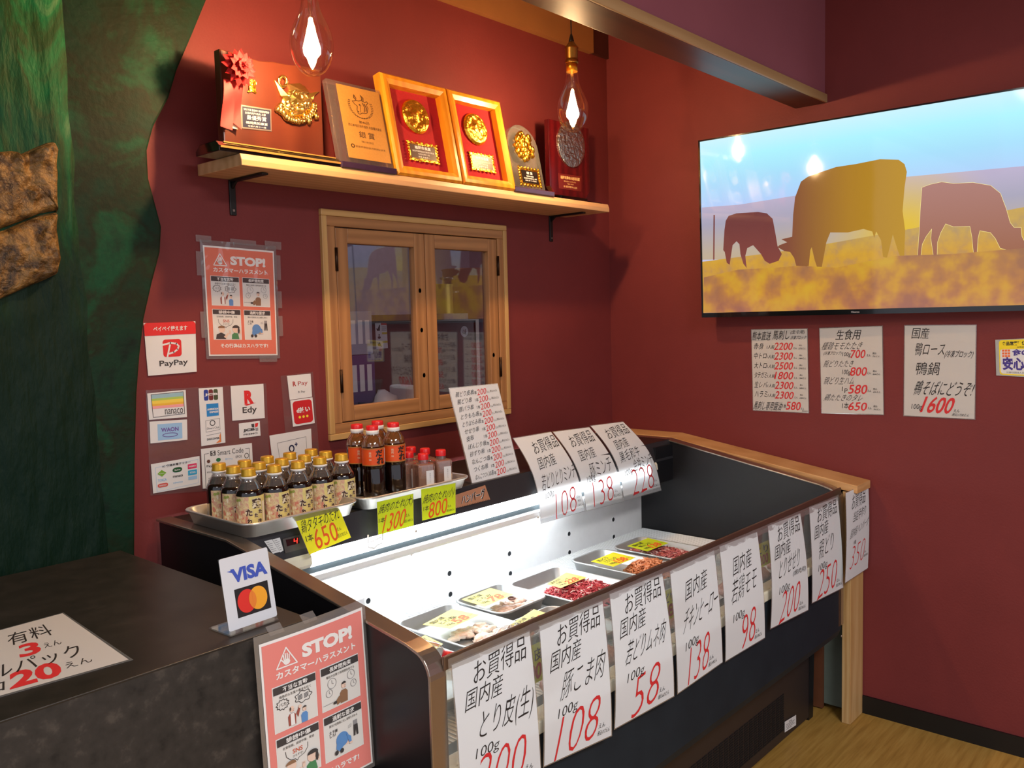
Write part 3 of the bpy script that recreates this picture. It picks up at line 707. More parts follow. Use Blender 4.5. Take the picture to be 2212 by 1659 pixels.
for k in range(26):
    t = PI * (-0.12 + 1.24 * k / 25); cx_, cy_ = 0.49 + 0.27 * math.cos(t), 0.25 + 0.165 * math.sin(t)
    for sg in (-1, 1): s.ell(cx_ + sg * 0.014, cy_ + 0.006, 0.013, 0.008, 0, 1, 7)
for tx, y0, y1, x0, x1 in (('第46回', 0.46, 0.50, 0.38, 0.62), ('西日本地区和牛枝肉 共励種共進会', 0.52, 0.56, 0.12, 0.90), ('銀 賞', 0.61, 0.70, 0.33, 0.70), ('平成十六年十月九日', 0.74, 0.77, 0.36, 0.64)): s.text(tx, x0, y0, x1, y1, 0, 1, 0.01)
s.ring(0.14, 0.83, 0.035, 0.022, 0.02, 0, 1, 0.62); s.text('福岡食肉市場株式会社 代表取締役 谷村 勝', 0.2, 0.815, 0.9, 0.845, 0, 1)
g = [fq(0.17, 0.04, 0.0006), fq(0.97, 0.04, 0.0006), fq(0.97, 0.94, 0.0006), fq(0.17, 0.94, 0.0006)]
gp = Sheet(); gp.el = s.el
gp.build('gold_sheet', quad_fn(*g), [DK, GOLDPLATE], parent=ac, base=1, thick=0.0005)

# --- two honey coloured frames with medals on red velvet
def medal_frame(x0, x1, label, l2, dz):
    yb, yt = -0.206, -0.142; zt = 2.163
    t = thing('framed_medal', ((x0 + x1) / 2, -0.19, SZ), label, 'award', 'awards on the shelf')
    fq = quad_fn((x0, yt, zt), (x1, yt, zt), (x1, yb, SZ + 0.001), (x0, yb, SZ + 0.001))
    wd, ht = x1 - x0, 0.305; fw = 0.030 / wd; fh = 0.030 / ht
    mb = MB()
    def bar(o0, o1, i1, i0):      # mitred bar with a bevelled inner lip
        p = [fq(*o0, 0), fq(*o1, 0), fq(*i1, 0), fq(*i0, 0)]
        bk = [fq(*q_, -0.030) for q_ in (o0, o1, i1, i0)]
        fr = [fq(o0[0] * 0.8 + i0[0] * 0.2, o0[1] * 0.8 + i0[1] * 0.2, 0.006), fq(o1[0] * 0.8 + i1[0] * 0.2, o1[1] * 0.8 + i1[1] * 0.2, 0.006), fq(o1[0] * 0.45 + i1[0] * 0.55, o1[1] * 0.45 + i1[1] * 0.55, 0.006), fq(o0[0] * 0.45 + i0[0] * 0.55, o0[1] * 0.45 + i0[1] * 0.55, 0.006)]
        mb.add(p + fr + bk, [(4, 7, 6, 5), (0, 4, 5, 1), (2, 6, 7, 3), (1, 5, 6, 2), (3, 7, 4, 0), (0, 1, 9, 8), (1, 2, 10, 9), (2, 3, 11, 10), (3, 0, 8, 11), (8, 9, 10, 11)])
    bar((0, 0), (1, 0), (1 - fw, fh), (fw, fh)); bar((1, 0), (1, 1), (1 - fw, 1 - fh), (1 - fw, fh)); bar((1, 1), (0, 1), (fw, 1 - fh), (1 - fw, 1 - fh)); bar((0, 1), (0, 0), (fw, fh), (fw, 1 - fh))
    mesh_obj('wooden_frame', mb, HONEY, t)
    mesh_obj('velvet_panel', MB().hexa([fq(fw * 0.9, 1 - fh * 0.9, -0.022), fq(1 - fw * 0.9, 1 - fh * 0.9, -0.022), fq(1 - fw * 0.9, 1 - fh * 0.9, -0.026), fq(fw * 0.9, 1 - fh * 0.9, -0.026), fq(fw * 0.9, fh * 0.9, -0.022), fq(1 - fw * 0.9, fh * 0.9, -0.022), fq(1 - fw * 0.9, fh * 0.9, -0.026), fq(fw * 0.9, fh * 0.9, -0.026)]), VELVET, t)
    md = MB(); cx_, cy_, R = 0.50, 0.345, 0.053
    def mp(i, j):
        r_ = R * (1 - j); a = 2 * PI * i
        h = 0.004 + (0.007 if j > 0.08 else 0.004 * j / 0.08)
        if 0.12 < j: 
            q_ = Vector((r_ * math.cos(a) * 60, r_ * math.sin(a) * 60, dz)); h += 0.0022 * noise.noise(q_) + 0.0016 * noise.noise(q_ * 2.7) * (1 if math.sin(a) > 0 else 0.4)
            hx, hy = r_ * math.cos(a) + 0.004, r_ * math.sin(a) + 0.006
            h += 0.005 * math.exp(-((hx / 0.011) ** 2 + (hy / 0.016) ** 2))
        return fq(cx_ + r_ * math.cos(a) / wd, cy_ + r_ * math.sin(a) / ht, -0.022 + h)
    md.surf(mp, 48, 22); md.surf(lambda i, j: fq(cx_ + R * math.cos(-2 * PI * i) / wd, cy_ + R * math.sin(-2 * PI * i) / ht, -0.022 + 0.004 * j), 48, 1)
    mesh_obj('medal', md, GOLD, t)
    plate = Sheet().rect(0.06, 0.10, 0.94, 0.90, 1)
    plate.text('福岡市長賞', 0.22, 0.18, 0.78, 0.36, 2, 2, 0.02)
    for k, tx in enumerate(l2): plate.text(tx, 0.12 if k == 0 else 0.3, 0.42 + 0.15 * k, 0.88 if k == 0 else 0.7, 0.52 + 0.15 * k, 2, 2)
    plate.rect(0.08, 0.12, 0.92, 0.135, 0, 2).rect(0.08, 0.865, 0.92, 0.88, 0, 2)
    a0, b0, a1, b1 = 0.30, 0.615, 0.74, 0.80
    pl_ = plate.build('name_plate', quad_fn(fq(a0, b0, -0.018), fq(a1, b0, -0.018), fq(a1, b1, -0.018), fq(a0, b1, -0.018)), [GOLD, plain('plate_dark', srgb(66, 34, 28), 0.4), WHITEINK], parent=t, thick=0.003)
    cr = MB()
    for k in range(24):
        s_ = k / 24 * 4; e_ = int(s_); w_ = s_ - e_
        cu, cv = [(w_, 0), (1, w_), (1 - w_, 1), (0, 1 - w_)][e_]
        cr.blob(fq(a0 + (a1 - a0) * cu, b0 + (b1 - b0) * cv, -0.018), (0.005, 0.003, 0.004), 6, 0, 0.6, k)
    mesh_obj('plate_border', cr, GOLD, pl_)
medal_frame(-1.354, -1.087, 'honey wood frame with gold medal on red velvet, beside the bull head plaque', ('食肉市場開設記念枝肉共励会', '令和元年十月', '市長 高島宗一'), 1.0)
medal_frame(-1.083, -0.834, 'honey wood frame with gold medal on red velvet, beside the glass arch award', ('農林水産まつりグランプリ', '令和三年十月', '市長 高島宗'), 4.0)

# --- glass arch award
yb2, yt2 = -0.196, -0.150
A0 = Y(1092, 275, yt2); B0 = Y(1152, 268, yt2)
ga = thing('award_plaque', (-0.74, -0.17, SZ), 'glass arch award with gold relief on a plum base', 'award', 'awards on the shelf')
xl, xr_ = -0.822, -0.662; zt_ = 2.10
fq = quad_fn((xl, yt2, zt_), (xr_, yt2, zt_), (xr_, yb2, SZ + 0.018), (xl, yb2, SZ + 0.018))
arch = [(0, 1), (0, 0.36)] + [(0.5 - 0.5 * math.cos(PI * k / 14), 0.36 - 0.36 * math.sin(PI * k / 14)) for k in range(1, 14)] + [(1, 0.36), (1, 1)]
n = len(arch); mb = MB()
mb.add([fq(*p_, 0) for p_ in arch] + [fq(*p_, -0.022) for p_ in arch], [tuple(range(n)), tuple(range(2 * n - 1, n - 1, -1))] + [(k, k + n, (k + 1) % n + n, (k + 1) % n) for k in range(n)])
ag = mesh_obj('glass_arch', mb, clear('arch_glass', (0.92, 0.95, 0.93, 1), 0.10, 0.02, (0.7, 0.8, 0.76, 1), 0.08), ga, bevel=0.003)
br_ = MB()
inn = [(0.5 + (x - 0.5) * 0.80, 0.07 + y * 0.93) for x, y in arch]
br_.add([fq(*p_, -0.0225) for p_ in inn] + [fq(*p_, -0.027) for p_ in inn], [tuple(range(n)), tuple(range(2 * n - 1, n - 1, -1))] + [(k, k + n, (k + 1) % n + n, (k + 1) % n) for k in range(n)])
mesh_obj('backing_board', br_, DARKWOOD, ga)
gr = MB(); rnd = random.Random(3)
for k in range(46):
    a = rnd.uniform(0, 2 * PI); r_ = math.sqrt(rnd.random())
    gr.blob(fq(0.52 + 0.27 * r_ * math.cos(a), 0.36 + 0.22 * r_ * math.sin(a), 0.003), (0.011, 0.007, 0.011), 8, 0, 0.7, k)
mesh_obj('gold_relief', gr, GOLD, ga)
pl2 = Sheet().rect(0.1, 0.14, 0.9, 0.86, 1).text('銀 賞', 0.35, 0.2, 0.65, 0.36, 2, 2).text('福岡県畜産', 0.32, 0.42, 0.68, 0.5, 2, 2).text('農業協同組合連合会 会長', 0.18, 0.55, 0.82, 0.63, 2, 2).text('令和二年 十一月吉日', 0.22, 0.68, 0.78, 0.76, 2, 2)
pp = pl2.build('name_plate', quad_fn(fq(0.2, 0.68, 0.001), fq(0.86, 0.68, 0.001), fq(0.86, 0.95, 0.001), fq(0.2, 0.95, 0.001)), [GOLD, plain('plate_black', srgb(26, 20, 20), 0.3), WHITEINK], parent=ga, thick=0.0015)
cr = MB()
for k in range(24):
    s_ = k / 24 * 4; e_ = int(s_); w_ = s_ - e_
    cu, cv = [(w_, 0), (1, w_), (1 - w_, 1), (0, 1 - w_)][e_]
    cr.blob(fq(0.2 + 0.66 * cu, 0.68 + 0.27 * cv, 0.001), (0.006, 0.003, 0.005), 6, 0, 0.6, k)
mesh_obj('plate_border', cr, GOLD, pp)
mesh_obj('plaque_base', MB().box(xl - 0.02, xr_ + 0.03, -0.212, -0.12, SZ, SZ + 0.017), plain('plum_gloss_base2', srgb(70, 34, 60), 0.12, coat=0.6), ga, bevel=0.002)

# --- rosewood plaque with silver medal
ly = -0.125
P0 = Y(1185, 256, ly); P1 = Y(1272, 270, ly)
lx0, lx1 = P0.x, P1.x; lz1 = P0.z; lz0 = SZ + 0.026
lp = thing('award_plaque', ((lx0 + lx1) / 2, ly, SZ), 'rosewood plaque with silver medal at the shelf end, behind a bulb', 'award', 'awards on the shelf')
c = 0.03
mesh_obj('plaque_board', MB().prism([(lx0 + c, lz0), (lx0, lz0 + c), (lx0, lz1), (lx1, lz1), (lx1, lz0 + c), (lx1 - c, lz0)], 1, ly, ly + 0.022), ROSEWOOD, lp, bevel=0.003)
mesh_obj('plaque_stand', MB().box(lx0 + 0.03, lx1 + 0.02, -0.165, -0.05, SZ, SZ + 0.012).box(lx0 + 0.05, lx1 - 0.03, -0.135, -0.10, SZ + 0.012, SZ + 0.027), BLACKGLOSS, lp, bevel=0.002)
mc = Y(1233, 312, ly); R = 0.083
def mp(i, j):
    r_ = 1 - j; a = 2 * PI * i
    h = 0.004 + 0.006 * math.sqrt(max(0, 1 - r_ * r_))
    if j > 0.1:
        q_ = Vector((r_ * math.cos(a) * 7, r_ * math.sin(a) * 7, 2)); h += 0.002 * noise.noise(q_) + 0.0016 * noise.noise(q_ * 2.6)
    return (mc.x + R * r_ * math.cos(a), ly - h, mc.z + R * 1.02 * r_ * math.sin(a))
mesh_obj('medal', MB().surf(mp, 48, 24).surf(lambda i, j: (mc.x + R * math.cos(2 * PI * i), ly - 0.004 * j, mc.z + R * 1.02 * math.sin(2 * PI * i)), 48, 1), SILVER, lp)
q = [Y(u, v, ly - 0.001) for u, v in ((1206, 374), (1256, 381), (1256, 414), (1208, 407))]
Sheet().text('福岡市農林水産局長賞', 0.08, 0.12, 0.92, 0.34, 1, 1, 0.02).text('農林水産まつりグランプリ', 0.22, 0.42, 0.74, 0.52, 1, 1).text('平成三十年度', 0.36, 0.58, 0.64, 0.67, 1, 1).text('贈 福岡市農林水産局', 0.2, 0.74, 0.8, 0.88, 1, 1).build('name_plate', quad_fn(*q), [plain('plate_oxblood', srgb(104, 26, 14), 0.4), plain('gold_print', srgb(240, 196, 130), 0.4, var=0)], parent=lp, thick=0.001)

# ================================================================ pendant bulbs
FIL = glow('filament_glow', (1.0, 0.72, 0.38, 1), 160.0)
def pendant(cx_, cz_, y_, label, top, watts):
    t = thing('pendant_bulb', (cx_, y_, top), label, 'lamp', 'pendant bulbs')
    r_ = 0.052
    prof = [(0.0005, -0.082), (0.016, -0.080), (0.030, -0.071), (0.042, -0.054), (0.050, -0.030), (0.052, -0.008), (0.049, 0.014), (0.041, 0.036), (0.031, 0.056), (0.0235, 0.076), (0.020, 0.096), (0.0185, 0.114)]
    mesh_obj('glass_bulb', MB().lathe(prof, (cx_, y_, cz_), 32, 0, True, False), BULBG, t)
    b0 = cz_ + 0.114
    mesh_obj('bulb_cap', MB().lathe([(0.0185, -0.002), (0.0185, 0.026), (0.014, 0.03)], (cx_, y_, b0), 24), plain('brass_screw_cap', srgb(196, 136, 40), 0.35, metal=1.0), t)
    sk = mesh_obj('lamp_socket', MB().lathe([(0.021, 0.024), (0.022, 0.028), (0.022, 0.034), (0.0195, 0.036), (0.0195, 0.040), (0.021, 0.042), (0.021, 0.068), (0.0225, 0.07), (0.0225, 0.075), (0.018, 0.08), (0.012, 0.088), (0.010, 0.092)], (cx_, y_, b0), 24), BRASS, t)
    mesh_obj('cord_grip', MB().lathe([(0.008, 0.092), (0.009, 0.096), (0.006, 0.108), (0.003, 0.118)], (cx_, y_, b0), 12), BLACK, t)
    mesh_obj('cord', MB().tube([(cx_, y_, b0 + 0.115), (cx_, y_, top - 0.02)], 0.0022), BLACK, t)
    mesh_obj('canopy', MB().lathe([(0.0, -0.02), (0.03, -0.018), (0.035, -0.002), (0.035, 0)], (cx_, y_, top), 20, 0, True, False), BRASS, t)
    st = MB().lathe([(0.006, 0.114), (0.005, 0.07), (0.002, 0.06), (0.002, 0.045)], (cx_, y_, cz_), 10)
    mesh_obj('filament_stem', st, clear('stem_glass', (0.98, 0.96, 0.9, 1), 0.08, 0.02), t)
    fl = MB()
    for k in range(9):              # a squirrel cage of looped wire, fat at the bottom, thickened to imitate bloom
        a = 2 * PI * k / 9; b = a + PI / 9
        fl.tube([(cx_ + r_w * math.cos(t_), y_ + r_w * math.sin(t_), cz_ + z_w) for r_w, z_w, t_ in ((0.003, 0.052, a), (0.007, 0.030, a), (0.014, 0.004, a), (0.020, -0.018, a), (0.019, -0.030, a), (0.012, -0.038, (a + b) / 2), (0.014, -0.034, b), (0.017, -0.016, b), (0.011, 0.006, b), (0.006, 0.030, b), (0.003, 0.052, b))], 0.0014, 5)
    mesh_obj('filament', fl, FIL, t)
    d = bpy.data.lights.new('bulb_light', 'POINT'); d.energy = watts; d.color = (1.0, 0.60, 0.29); d.shadow_soft_size = 0.016
    o = bpy.data.objects.new('bulb_light', d); COL.objects.link(o); o.parent = t; o.location = (0, 0, cz_ - top - 0.005)
    return t
BY = -0.38
b1 = Y(673, 92, BY); b2 = Y(1237, 234, BY)
pendant(b1.x, b1.z + 0.004, BY, 'glowing clear pendant bulb in front of the rosette plaque', H, 38.0)
pendant(b2.x, b2.z + 0.004, BY, 'glowing clear pendant bulb in front of the silver medal plaque', H, 26.0)

# ================================================================ television
TY0 = X(1517, 686, -0.092).y; TZ0 = X(1517, 686, -0.092).z
TT = X(1509, 304, -0.110)
TW = 1.140; th = TT.z - TZ0
tv = thing('television', (-0.02, TY0 - TW / 2, TZ0), 'large wall television showing grazing cattle against a pale sky', 'television')
def tvp(a, b, h=0.0):     # a along the wall from the corner side, b up; h out of the screen
    return Vector((-0.092 - 0.018 * b + 0.040 * a - h, TY0 + (TT.y - TY0) * b - TW * a, TZ0 + th * b))
def slab(a0, a1, b0, b1, h0, h1): 
    return [tvp(a0, b0, h0), tvp(a1, b0, h0), tvp(a1, b0, h1), tvp(a0, b0, h1), tvp(a0, b1, h0), tvp(a1, b1, h0), tvp(a1, b1, h1), tvp(a0, b1, h1)]
bz = 0.006
mesh_obj('tv_housing', MB().hexa(slab(0, 1, 0, 1, -0.035, -0.001)), BLACK, tv, bevel=0.004)
fm = MB()
for q in (slab(0, 1, 0, 0.026, -0.001, 0.004), slab(0, 1, 0.992, 1, -0.001, 0.004), slab(0, 0.005, 0.026, 0.992, -0.001, 0.004), slab(0.995, 1, 0.026, 0.992, -0.001, 0.004)): fm.hexa(q)
bzo = mesh_obj('tv_bezel', fm, BLACKGLOSS, tv)
Sheet().text('Hisense', 0, 0, 1, 1, 0, 1, 0.02).build('tv_badge', quad_fn(tvp(0.488, 0.017, 0.0042), tvp(0.512, 0.017, 0.0042), tvp(0.512, 0.008, 0.0042), tvp(0.488, 0.008, 0.0042)), [plain('badge_silver', srgb(170, 170, 176), 0.4)], parent=bzo, base=None)
mesh_obj('wall_bracket', MB().box(-0.03, -0.0005, TY0 - 0.8, TY0 - 0.35, TZ0 + 0.2, TZ0 + 0.5), BLACK, tv)
def screen_mat(name, stops, noise_cols=None, nscale=30.0, lo=0.0, hi=1.0, axis=2, strength=1.0, mixw=0.5, glow_at=None):
    """light given off by the picture: a ramp over the screen's height (or width) with some noise"""
    m, t, p = new_mat(name); L = t.links.new
    tc = t.nodes.new('ShaderNodeTexCoord'); sp = t.nodes.new('ShaderNodeSeparateXYZ'); L(tc.outputs['Object'], sp.inputs[0])
    mr = t.nodes.new('ShaderNodeMapRange'); mr.inputs[1].default_value = lo; mr.inputs[2].default_value = hi; L(sp.outputs[axis], mr.inputs[0])
    r = t.nodes.new('ShaderNodeValToRGB'); e = r.color_ramp.elements
    while len(e) < len(stops): e.new(0.5)
    for k, (ps, c) in enumerate(stops): e[k].position = ps; e[k].color = srgb(*c)
    L(mr.outputs[0], r.inputs[0]); col = r.outputs[0]
    if noise_cols:
        n = t.nodes.new('ShaderNodeTexNoise'); n.inputs['Scale'].default_value = nscale; n.inputs['Detail'].default_value = 3; L(tc.outputs['Object'], n.inputs['Vector'])
        r2 = t.nodes.new('ShaderNodeValToRGB'); e = r2.color_ramp.elements
        while len(e) < len(noise_cols): e.new(0.5)
        for k, c in enumerate(noise_cols): e[k].position = 0.33 + 0.34 * k / (len(noise_cols) - 1); e[k].color = srgb(*c)
        L(n.outputs['Fac'], r2.inputs[0]); mx = t.nodes.new('ShaderNodeMix'); mx.data_type = 'RGBA'; mx.inputs[0].default_value = mixw
        L(col, mx.inputs[6]); L(r2.outputs[0], mx.inputs[7]); col = mx.outputs[2]
    if glow_at:
        gy, gz, gr, gc = glow_at
        cmb = t.nodes.new('ShaderNodeCombineXYZ'); L(sp.outputs[1], cmb.inputs[1]); L(sp.outputs[2], cmb.inputs[2])
        ds = t.nodes.new('ShaderNodeVectorMath'); ds.operation = 'DISTANCE'; ds.inputs[1].default_value = (0, gy, gz); L(cmb.outputs[0], ds.inputs[0])
        m3 = t.nodes.new('ShaderNodeMapRange'); m3.interpolation_type = 'SMOOTHSTEP'; m3.inputs[1].default_value = 0; m3.inputs[2].default_value = gr; m3.inputs[3].default_value = 0.95; m3.inputs[4].default_value = 0; L(ds.outputs['Value'], m3.inputs[0])
        mx = t.nodes.new('ShaderNodeMix'); mx.data_type = 'RGBA'; L(m3.outputs[0], mx.inputs[0]); L(col, mx.inputs[6]); mx.inputs[7].default_value = srgb(*gc); col = mx.outputs[2]
    p.inputs['Base Color'].default_value = (0.01, 0.01, 0.01, 1); p.inputs['Roughness'].default_value = 0.05; p.inputs['Specular IOR Level'].default_value = 0.4
    L(col, p.inputs['Emission Color']); p.inputs['Emission Strength'].default_value = strength
    return m
def inv(u, v):             # photo point to screen fractions
    n = (tvp(0, 1) - tvp(0, 0)).cross(tvp(1, 0) - tvp(0, 0)); d = ray(u, v)
    p = POS + d * (((tvp(0, 0) - POS).dot(n)) / d.dot(n))
    b = (p.z - TZ0) / th; a = (TY0 + (TT.y - TY0) * b - p.y) / TW
    return a, b
ORG = tvp(0.5, 0)
def tvl(u, v): a, b = inv(u, v); p = tvp(a, b) - Vector(LOC[tv.name]); return p.y, p.z
gy, gz = tvl(1960, 440)
SKY = screen_mat('screen_sky', [(0.0, (196, 200, 236)), (0.35, (178, 204, 250)), (0.62, (168, 224, 252)), (0.82, (174, 244, 255)), (1.0, (206, 244, 255))], lo=0.25, hi=th)
HILL = screen_mat('screen_hills', [(0.0, (196, 168, 120)), (0.35, (190, 172, 150)), (0.7, (168, 164, 184)), (1.0, (190, 178, 206))], lo=0.13, hi=0.44, glow_at=(tvl(1955, 500)[0], tvl(1955, 500)[1], 0.30, (226, 188, 20)))
MEAD = screen_mat('screen_meadow', [(0.0, (176, 128, 116)), (0.35, (196, 142, 72)), (0.75, (212, 160, 44)), (1.0, (196, 166, 90))], [(150, 112, 106), (190, 142, 70), (206, 158, 60)], 30, lo=0.02, hi=0.26, mixw=0.4)
GRASS = screen_mat('screen_grass', [(0.0, (186, 118, 96)), (0.5, (196, 134, 60)), (1.0, (186, 136, 60))], [(136, 84, 80), (170, 110, 70), (206, 152, 44), (214, 172, 40)], 11, lo=0.0, hi=0.17, mixw=0.62)
CALF = screen_mat('screen_calf', [(0.0, (140, 72, 60)), (1.0, (112, 58, 58))], lo=0.1, hi=0.35)
y0_, _ = tvl(1700, 500); y1_, _ = tvl(1950, 450)
COW = screen_mat('screen_cow', [(0.0, (184, 138, 22)), (0.45, (172, 124, 40)), (1.0, (128, 74, 56))], lo=y1_, hi=y0_, axis=1)
COW2 = screen_mat('screen_cow_far', [(0.0, (150, 90, 50)), (1.0, (172, 122, 112))], lo=0.12, hi=0.4)
RIM = screen_mat('screen_rim_light', [(0.0, (252, 232, 130)), (1.0, (250, 240, 190))])
s = Sheet()
def add(pts, mi, layer, zoom=True):
    P = [inv(1300 + x / 2.3695, y / 2.3695) if zoom else inv(x, y) for x, y in pts]
    s.poly([(a, 1 - b) for a, b in P], mi, layer)
def shp(pts, mi, layer, hmi=None):
    if hmi is not None:
        P = [inv(1300 + x / 2.3695, y / 2.3695) for x, y in pts]; s.line([(a, 1 - b) for a, b in P], 0.0018, hmi, layer, TW / th, True)
    add(pts, mi, layer + 1)
s.rect(0.005, 0.008, 0.995, 0.974, 0, 0)
add([(512, 1062), (700, 1048), (1000, 1000), (1300, 960), (1560, 905), (2161, 850), (2700, 800), (2700, 1300), (512, 1330)], 1, 1)
add([(512, 1340), (900, 1290), (1200, 1240), (1560, 1175), (2161, 1060), (2700, 1000), (2700, 1570), (520, 1605)], 2, 2)
add([(520, 1600), (523, 1420), (700, 1380), (900, 1370), (1000, 1360), (1200, 1370), (1500, 1310), (1800, 1300), (2161, 1270), (2700, 1240), (2700, 1570)], 3, 9)
add([(572, 1100), (579, 1100), (577, 1330), (570, 1330)], 4, 3)
calf = [(650, 1105), (690, 1092), (800, 1085), (845, 1092), (875, 1120), (890, 1200), (900, 1260), (922, 1300), (905, 1335), (860, 1350), (835, 1335), (815, 1300), (775, 1255), (745, 1270), (735, 1310), (742, 1372), (725, 1350), (710, 1300), (705, 1250), (690, 1235), (670, 1255), (655, 1355), (640, 1345), (630, 1290), (622, 1280), (628, 1180), (635, 1130)]
cow = [(1110, 885), (1200, 855), (1300, 840), (1425, 815), (1520, 818), (1550, 840), (1562, 880), (1550, 960), (1540, 1080), (1553, 1180), (1548, 1320), (1530, 1320), (1515, 1280), (1490, 1200), (1478, 1250), (1460, 1320), (1440, 1315), (1430, 1230), (1405, 1185), (1395, 1218), (1385, 1185), (1340, 1172), (1260, 1190), (1170, 1190), (1150, 1240), (1125, 1375), (1105, 1375), (1090, 1330), (1075, 1265), (1068, 1280), (1060, 1360), (1000, 1375), (985, 1320), (965, 1290), (935, 1285), (900, 1265), (910, 1255), (950, 1240), (920, 1225), (975, 1212), (980, 1100), (990, 1010), (1020, 930), (1055, 905)]
cow2 = [(1640, 960), (1680, 945), (1740, 932), (1800, 940), (1900, 935), (1990, 950), (2040, 990), (2070, 1070), (2090, 1140), (2110, 1165), (2145, 1165), (2150, 1210), (2180, 1270), (2120, 1290), (2080, 1280), (2040, 1270), (2015, 1220), (1990, 1190), (1935, 1180), (1925, 1220), (1920, 1310), (1905, 1310), (1895, 1210), (1885, 1158), (1800, 1160), (1760, 1145), (1735, 1190), (1718, 1240), (1715, 1330), (1700, 1320), (1685, 1220), (1690, 1170), (1660, 1210), (1640, 1250), (1630, 1330), (1615, 1330), (1625, 1200), (1632, 1060)]
shp(calf, 4, 5); shp(cow2, 6, 5, 7); shp(cow, 5, 7)
so = s.build('tv_screen', lambda x, y, h: tvp(x, 1 - y, 0.0002 + h), [SKY, HILL, MEAD, GRASS, CALF, COW, COW2, RIM], parent=tv, base=None, gap=0.00012)

# ================================================================ handwritten cards
CARDMATS = lambda base: [FILM, base, INK, REDINK, ORANGEINK, GREYINK]
def card(name, q, base, lines, label, cat='price card', group=None, bulge=None, border=0.013, nu=6, nv=10, nrm=None, loc=None, extra=None):
    s = Sheet(); asp = 0.705
    s.rect(border, border * asp, 1 - border, 1 - border * asp, 1, 1)
    if bulge:                        # on a bent card the white sheet bends too
        s.el = []; 
    for ln in lines:
        tx, x0, y0, x1, y1, mi, wt = ln[:7]
        kw = ln[7] if len(ln) > 7 else {}
        s.text(tx, x0, y0, x1, y1, mi, kw.get('layer', 3), wt, kw.get('slant', 0.10), kw.get('rise', 0.0), 0.03)
    if extra: extra(s)
    fn = quad_fn(*q, bulge, nrm)
    o = None
    if bulge:
        mb = MB()
        s2 = s
        mbx = s2.el
        s2.el = mbx
        # white sheet as a bent grid just above the film
        grid_v = []; gf = []
        for j in range(nv + 1):
            for i in range(nu + 1): grid_v.append((border + (1 - 2 * border) * i / nu, border * asp + (1 - 2 * border * asp) * j / nv))
        for j in range(nv):
            for i in range(nu): gf.append((j * (nu + 1) + i, (j + 1) * (nu + 1) + i, (j + 1) * (nu + 1) + i + 1, j * (nu + 1) + i + 1))
        s2.el = [(grid_v, gf, 1, 1)] + s2.el
    o = s.build(name, fn, CARDMATS(base), nu if bulge else 1, nv if bulge else 1, loc=loc if loc is not None else mid(q[2], q[3]), base=0)
    return tag(o, label, cat, group)
T = -0.012
def deal(l3, price, tax, first='お買得品', third=(0.27, 0.38, 0.92, 0.53), extra=(), unit='100g', x3=None, px0=0.2, px1=0.80):
    L = []
    if first: L.append((first, 0.25, 0.03, 0.92, 0.185, 2, -0.006, dict(rise=0.035, slant=0.06)))
    L.append(('国内産', 0.13, 0.205, 0.58, 0.345, 2, -0.006, dict(rise=0.025)) if first else ('国内産', 0.28, 0.13, 0.76, 0.29, 2, -0.006, dict(rise=0.025)))
    L.append((l3, third[0], third[1] - 0.02, third[2], third[3] + 0.025, 2, -0.012, dict(rise=0.05, slant=0.14)))
    L.append((unit, 0.20, 0.62, 0.48, 0.71, 2, -0.008, dict(rise=0.02)))
    L.append((price, px0, 0.665, px1, 0.965, 3, -0.019, dict(rise=0.05, slant=0.2)))
    L.append(('えん', px1 - 0.01, 0.865, px1 + 0.09, 0.90, 2, 0.0)); L.append((tax, px1 - 0.03, 0.915, min(0.97, px1 + 0.16), 0.95, 2, 0.0))
    return L + list(extra)
FRONT_Y = lambda x: -1.036 - 0.008 * (x + 2.0)
def on_front(u, v, dy=0.0):
    p = Y(u, v, -1.04)
    for _ in range(3): p = Y(u, v, FRONT_Y(p.x) - dy)
    return p
FC = [
 ([(973, 1435), (1145, 1360), (1164, 1680), (994, 1748)], deal('とり皮(生)', '200', '税込216えん', third=(0.27, 0.38, 0.95, 0.56)), 'chicken skin price card, nearest on the case front beside the steel corner'),
 ([(1163, 1351), (1302.5, 1295), (1313, 1587), (1174, 1659)], deal('豚こま肉', '108', '税込117えん'), 'large front price card marked 108 in red, next to the chicken skin card'),
 ([(1315, 1281.6), (1431, 1236), (1445, 1501.5), (1327.4, 1577.6)], deal('若どりムネ肉', '58', '税込62えん', third=(0.2, 0.39, 0.9, 0.52), px0=0.3, px1=0.74), 'front price card marked 58 in red on the case rail'),
 ([(1445.8, 1232), (1543.4, 1186), (1556, 1430), (1463.5, 1501)], deal('チキンヒーロー', '138', '税込149えん', None, (0.2, 0.36, 0.96, 0.50), px0=0.26, px1=0.7), 'front price card marked 138 in red on the case rail, without a bargain heading'),
 ([(1553, 1179), (1636, 1146.6), (1644.7, 1376.8), (1567, 1431)], deal('若鶏モモ', '98', '税込106えん', None, (0.2, 0.33, 0.84, 0.49), px0=0.40, px1=0.75), 'front price card marked 98 in red on the case rail'),
 ([(1657.5, 1134.5), (1729, 1106.8), (1736, 1316.5), (1664.5, 1360.4)], deal('とりせせり', '200', '税込216えん', third=(0.22, 0.37, 0.8, 0.50), extra=[('(焼肉用)', 0.58, 0.525, 0.95, 0.585, 2, 0.0)], px0=0.25, px1=0.75), 'front price card marked 200 with a bracketed note, third from the wood post'),
 ([(1747, 1094.7), (1809.8, 1071.8), (1817, 1269.5), (1754, 1304.5)], deal('親どり', '250', '税込270えん', third=(0.24, 0.38, 0.72, 0.53), px0=0.2, px1=0.78), 'front price card marked 250 in red at the right end of the case rail'),
]
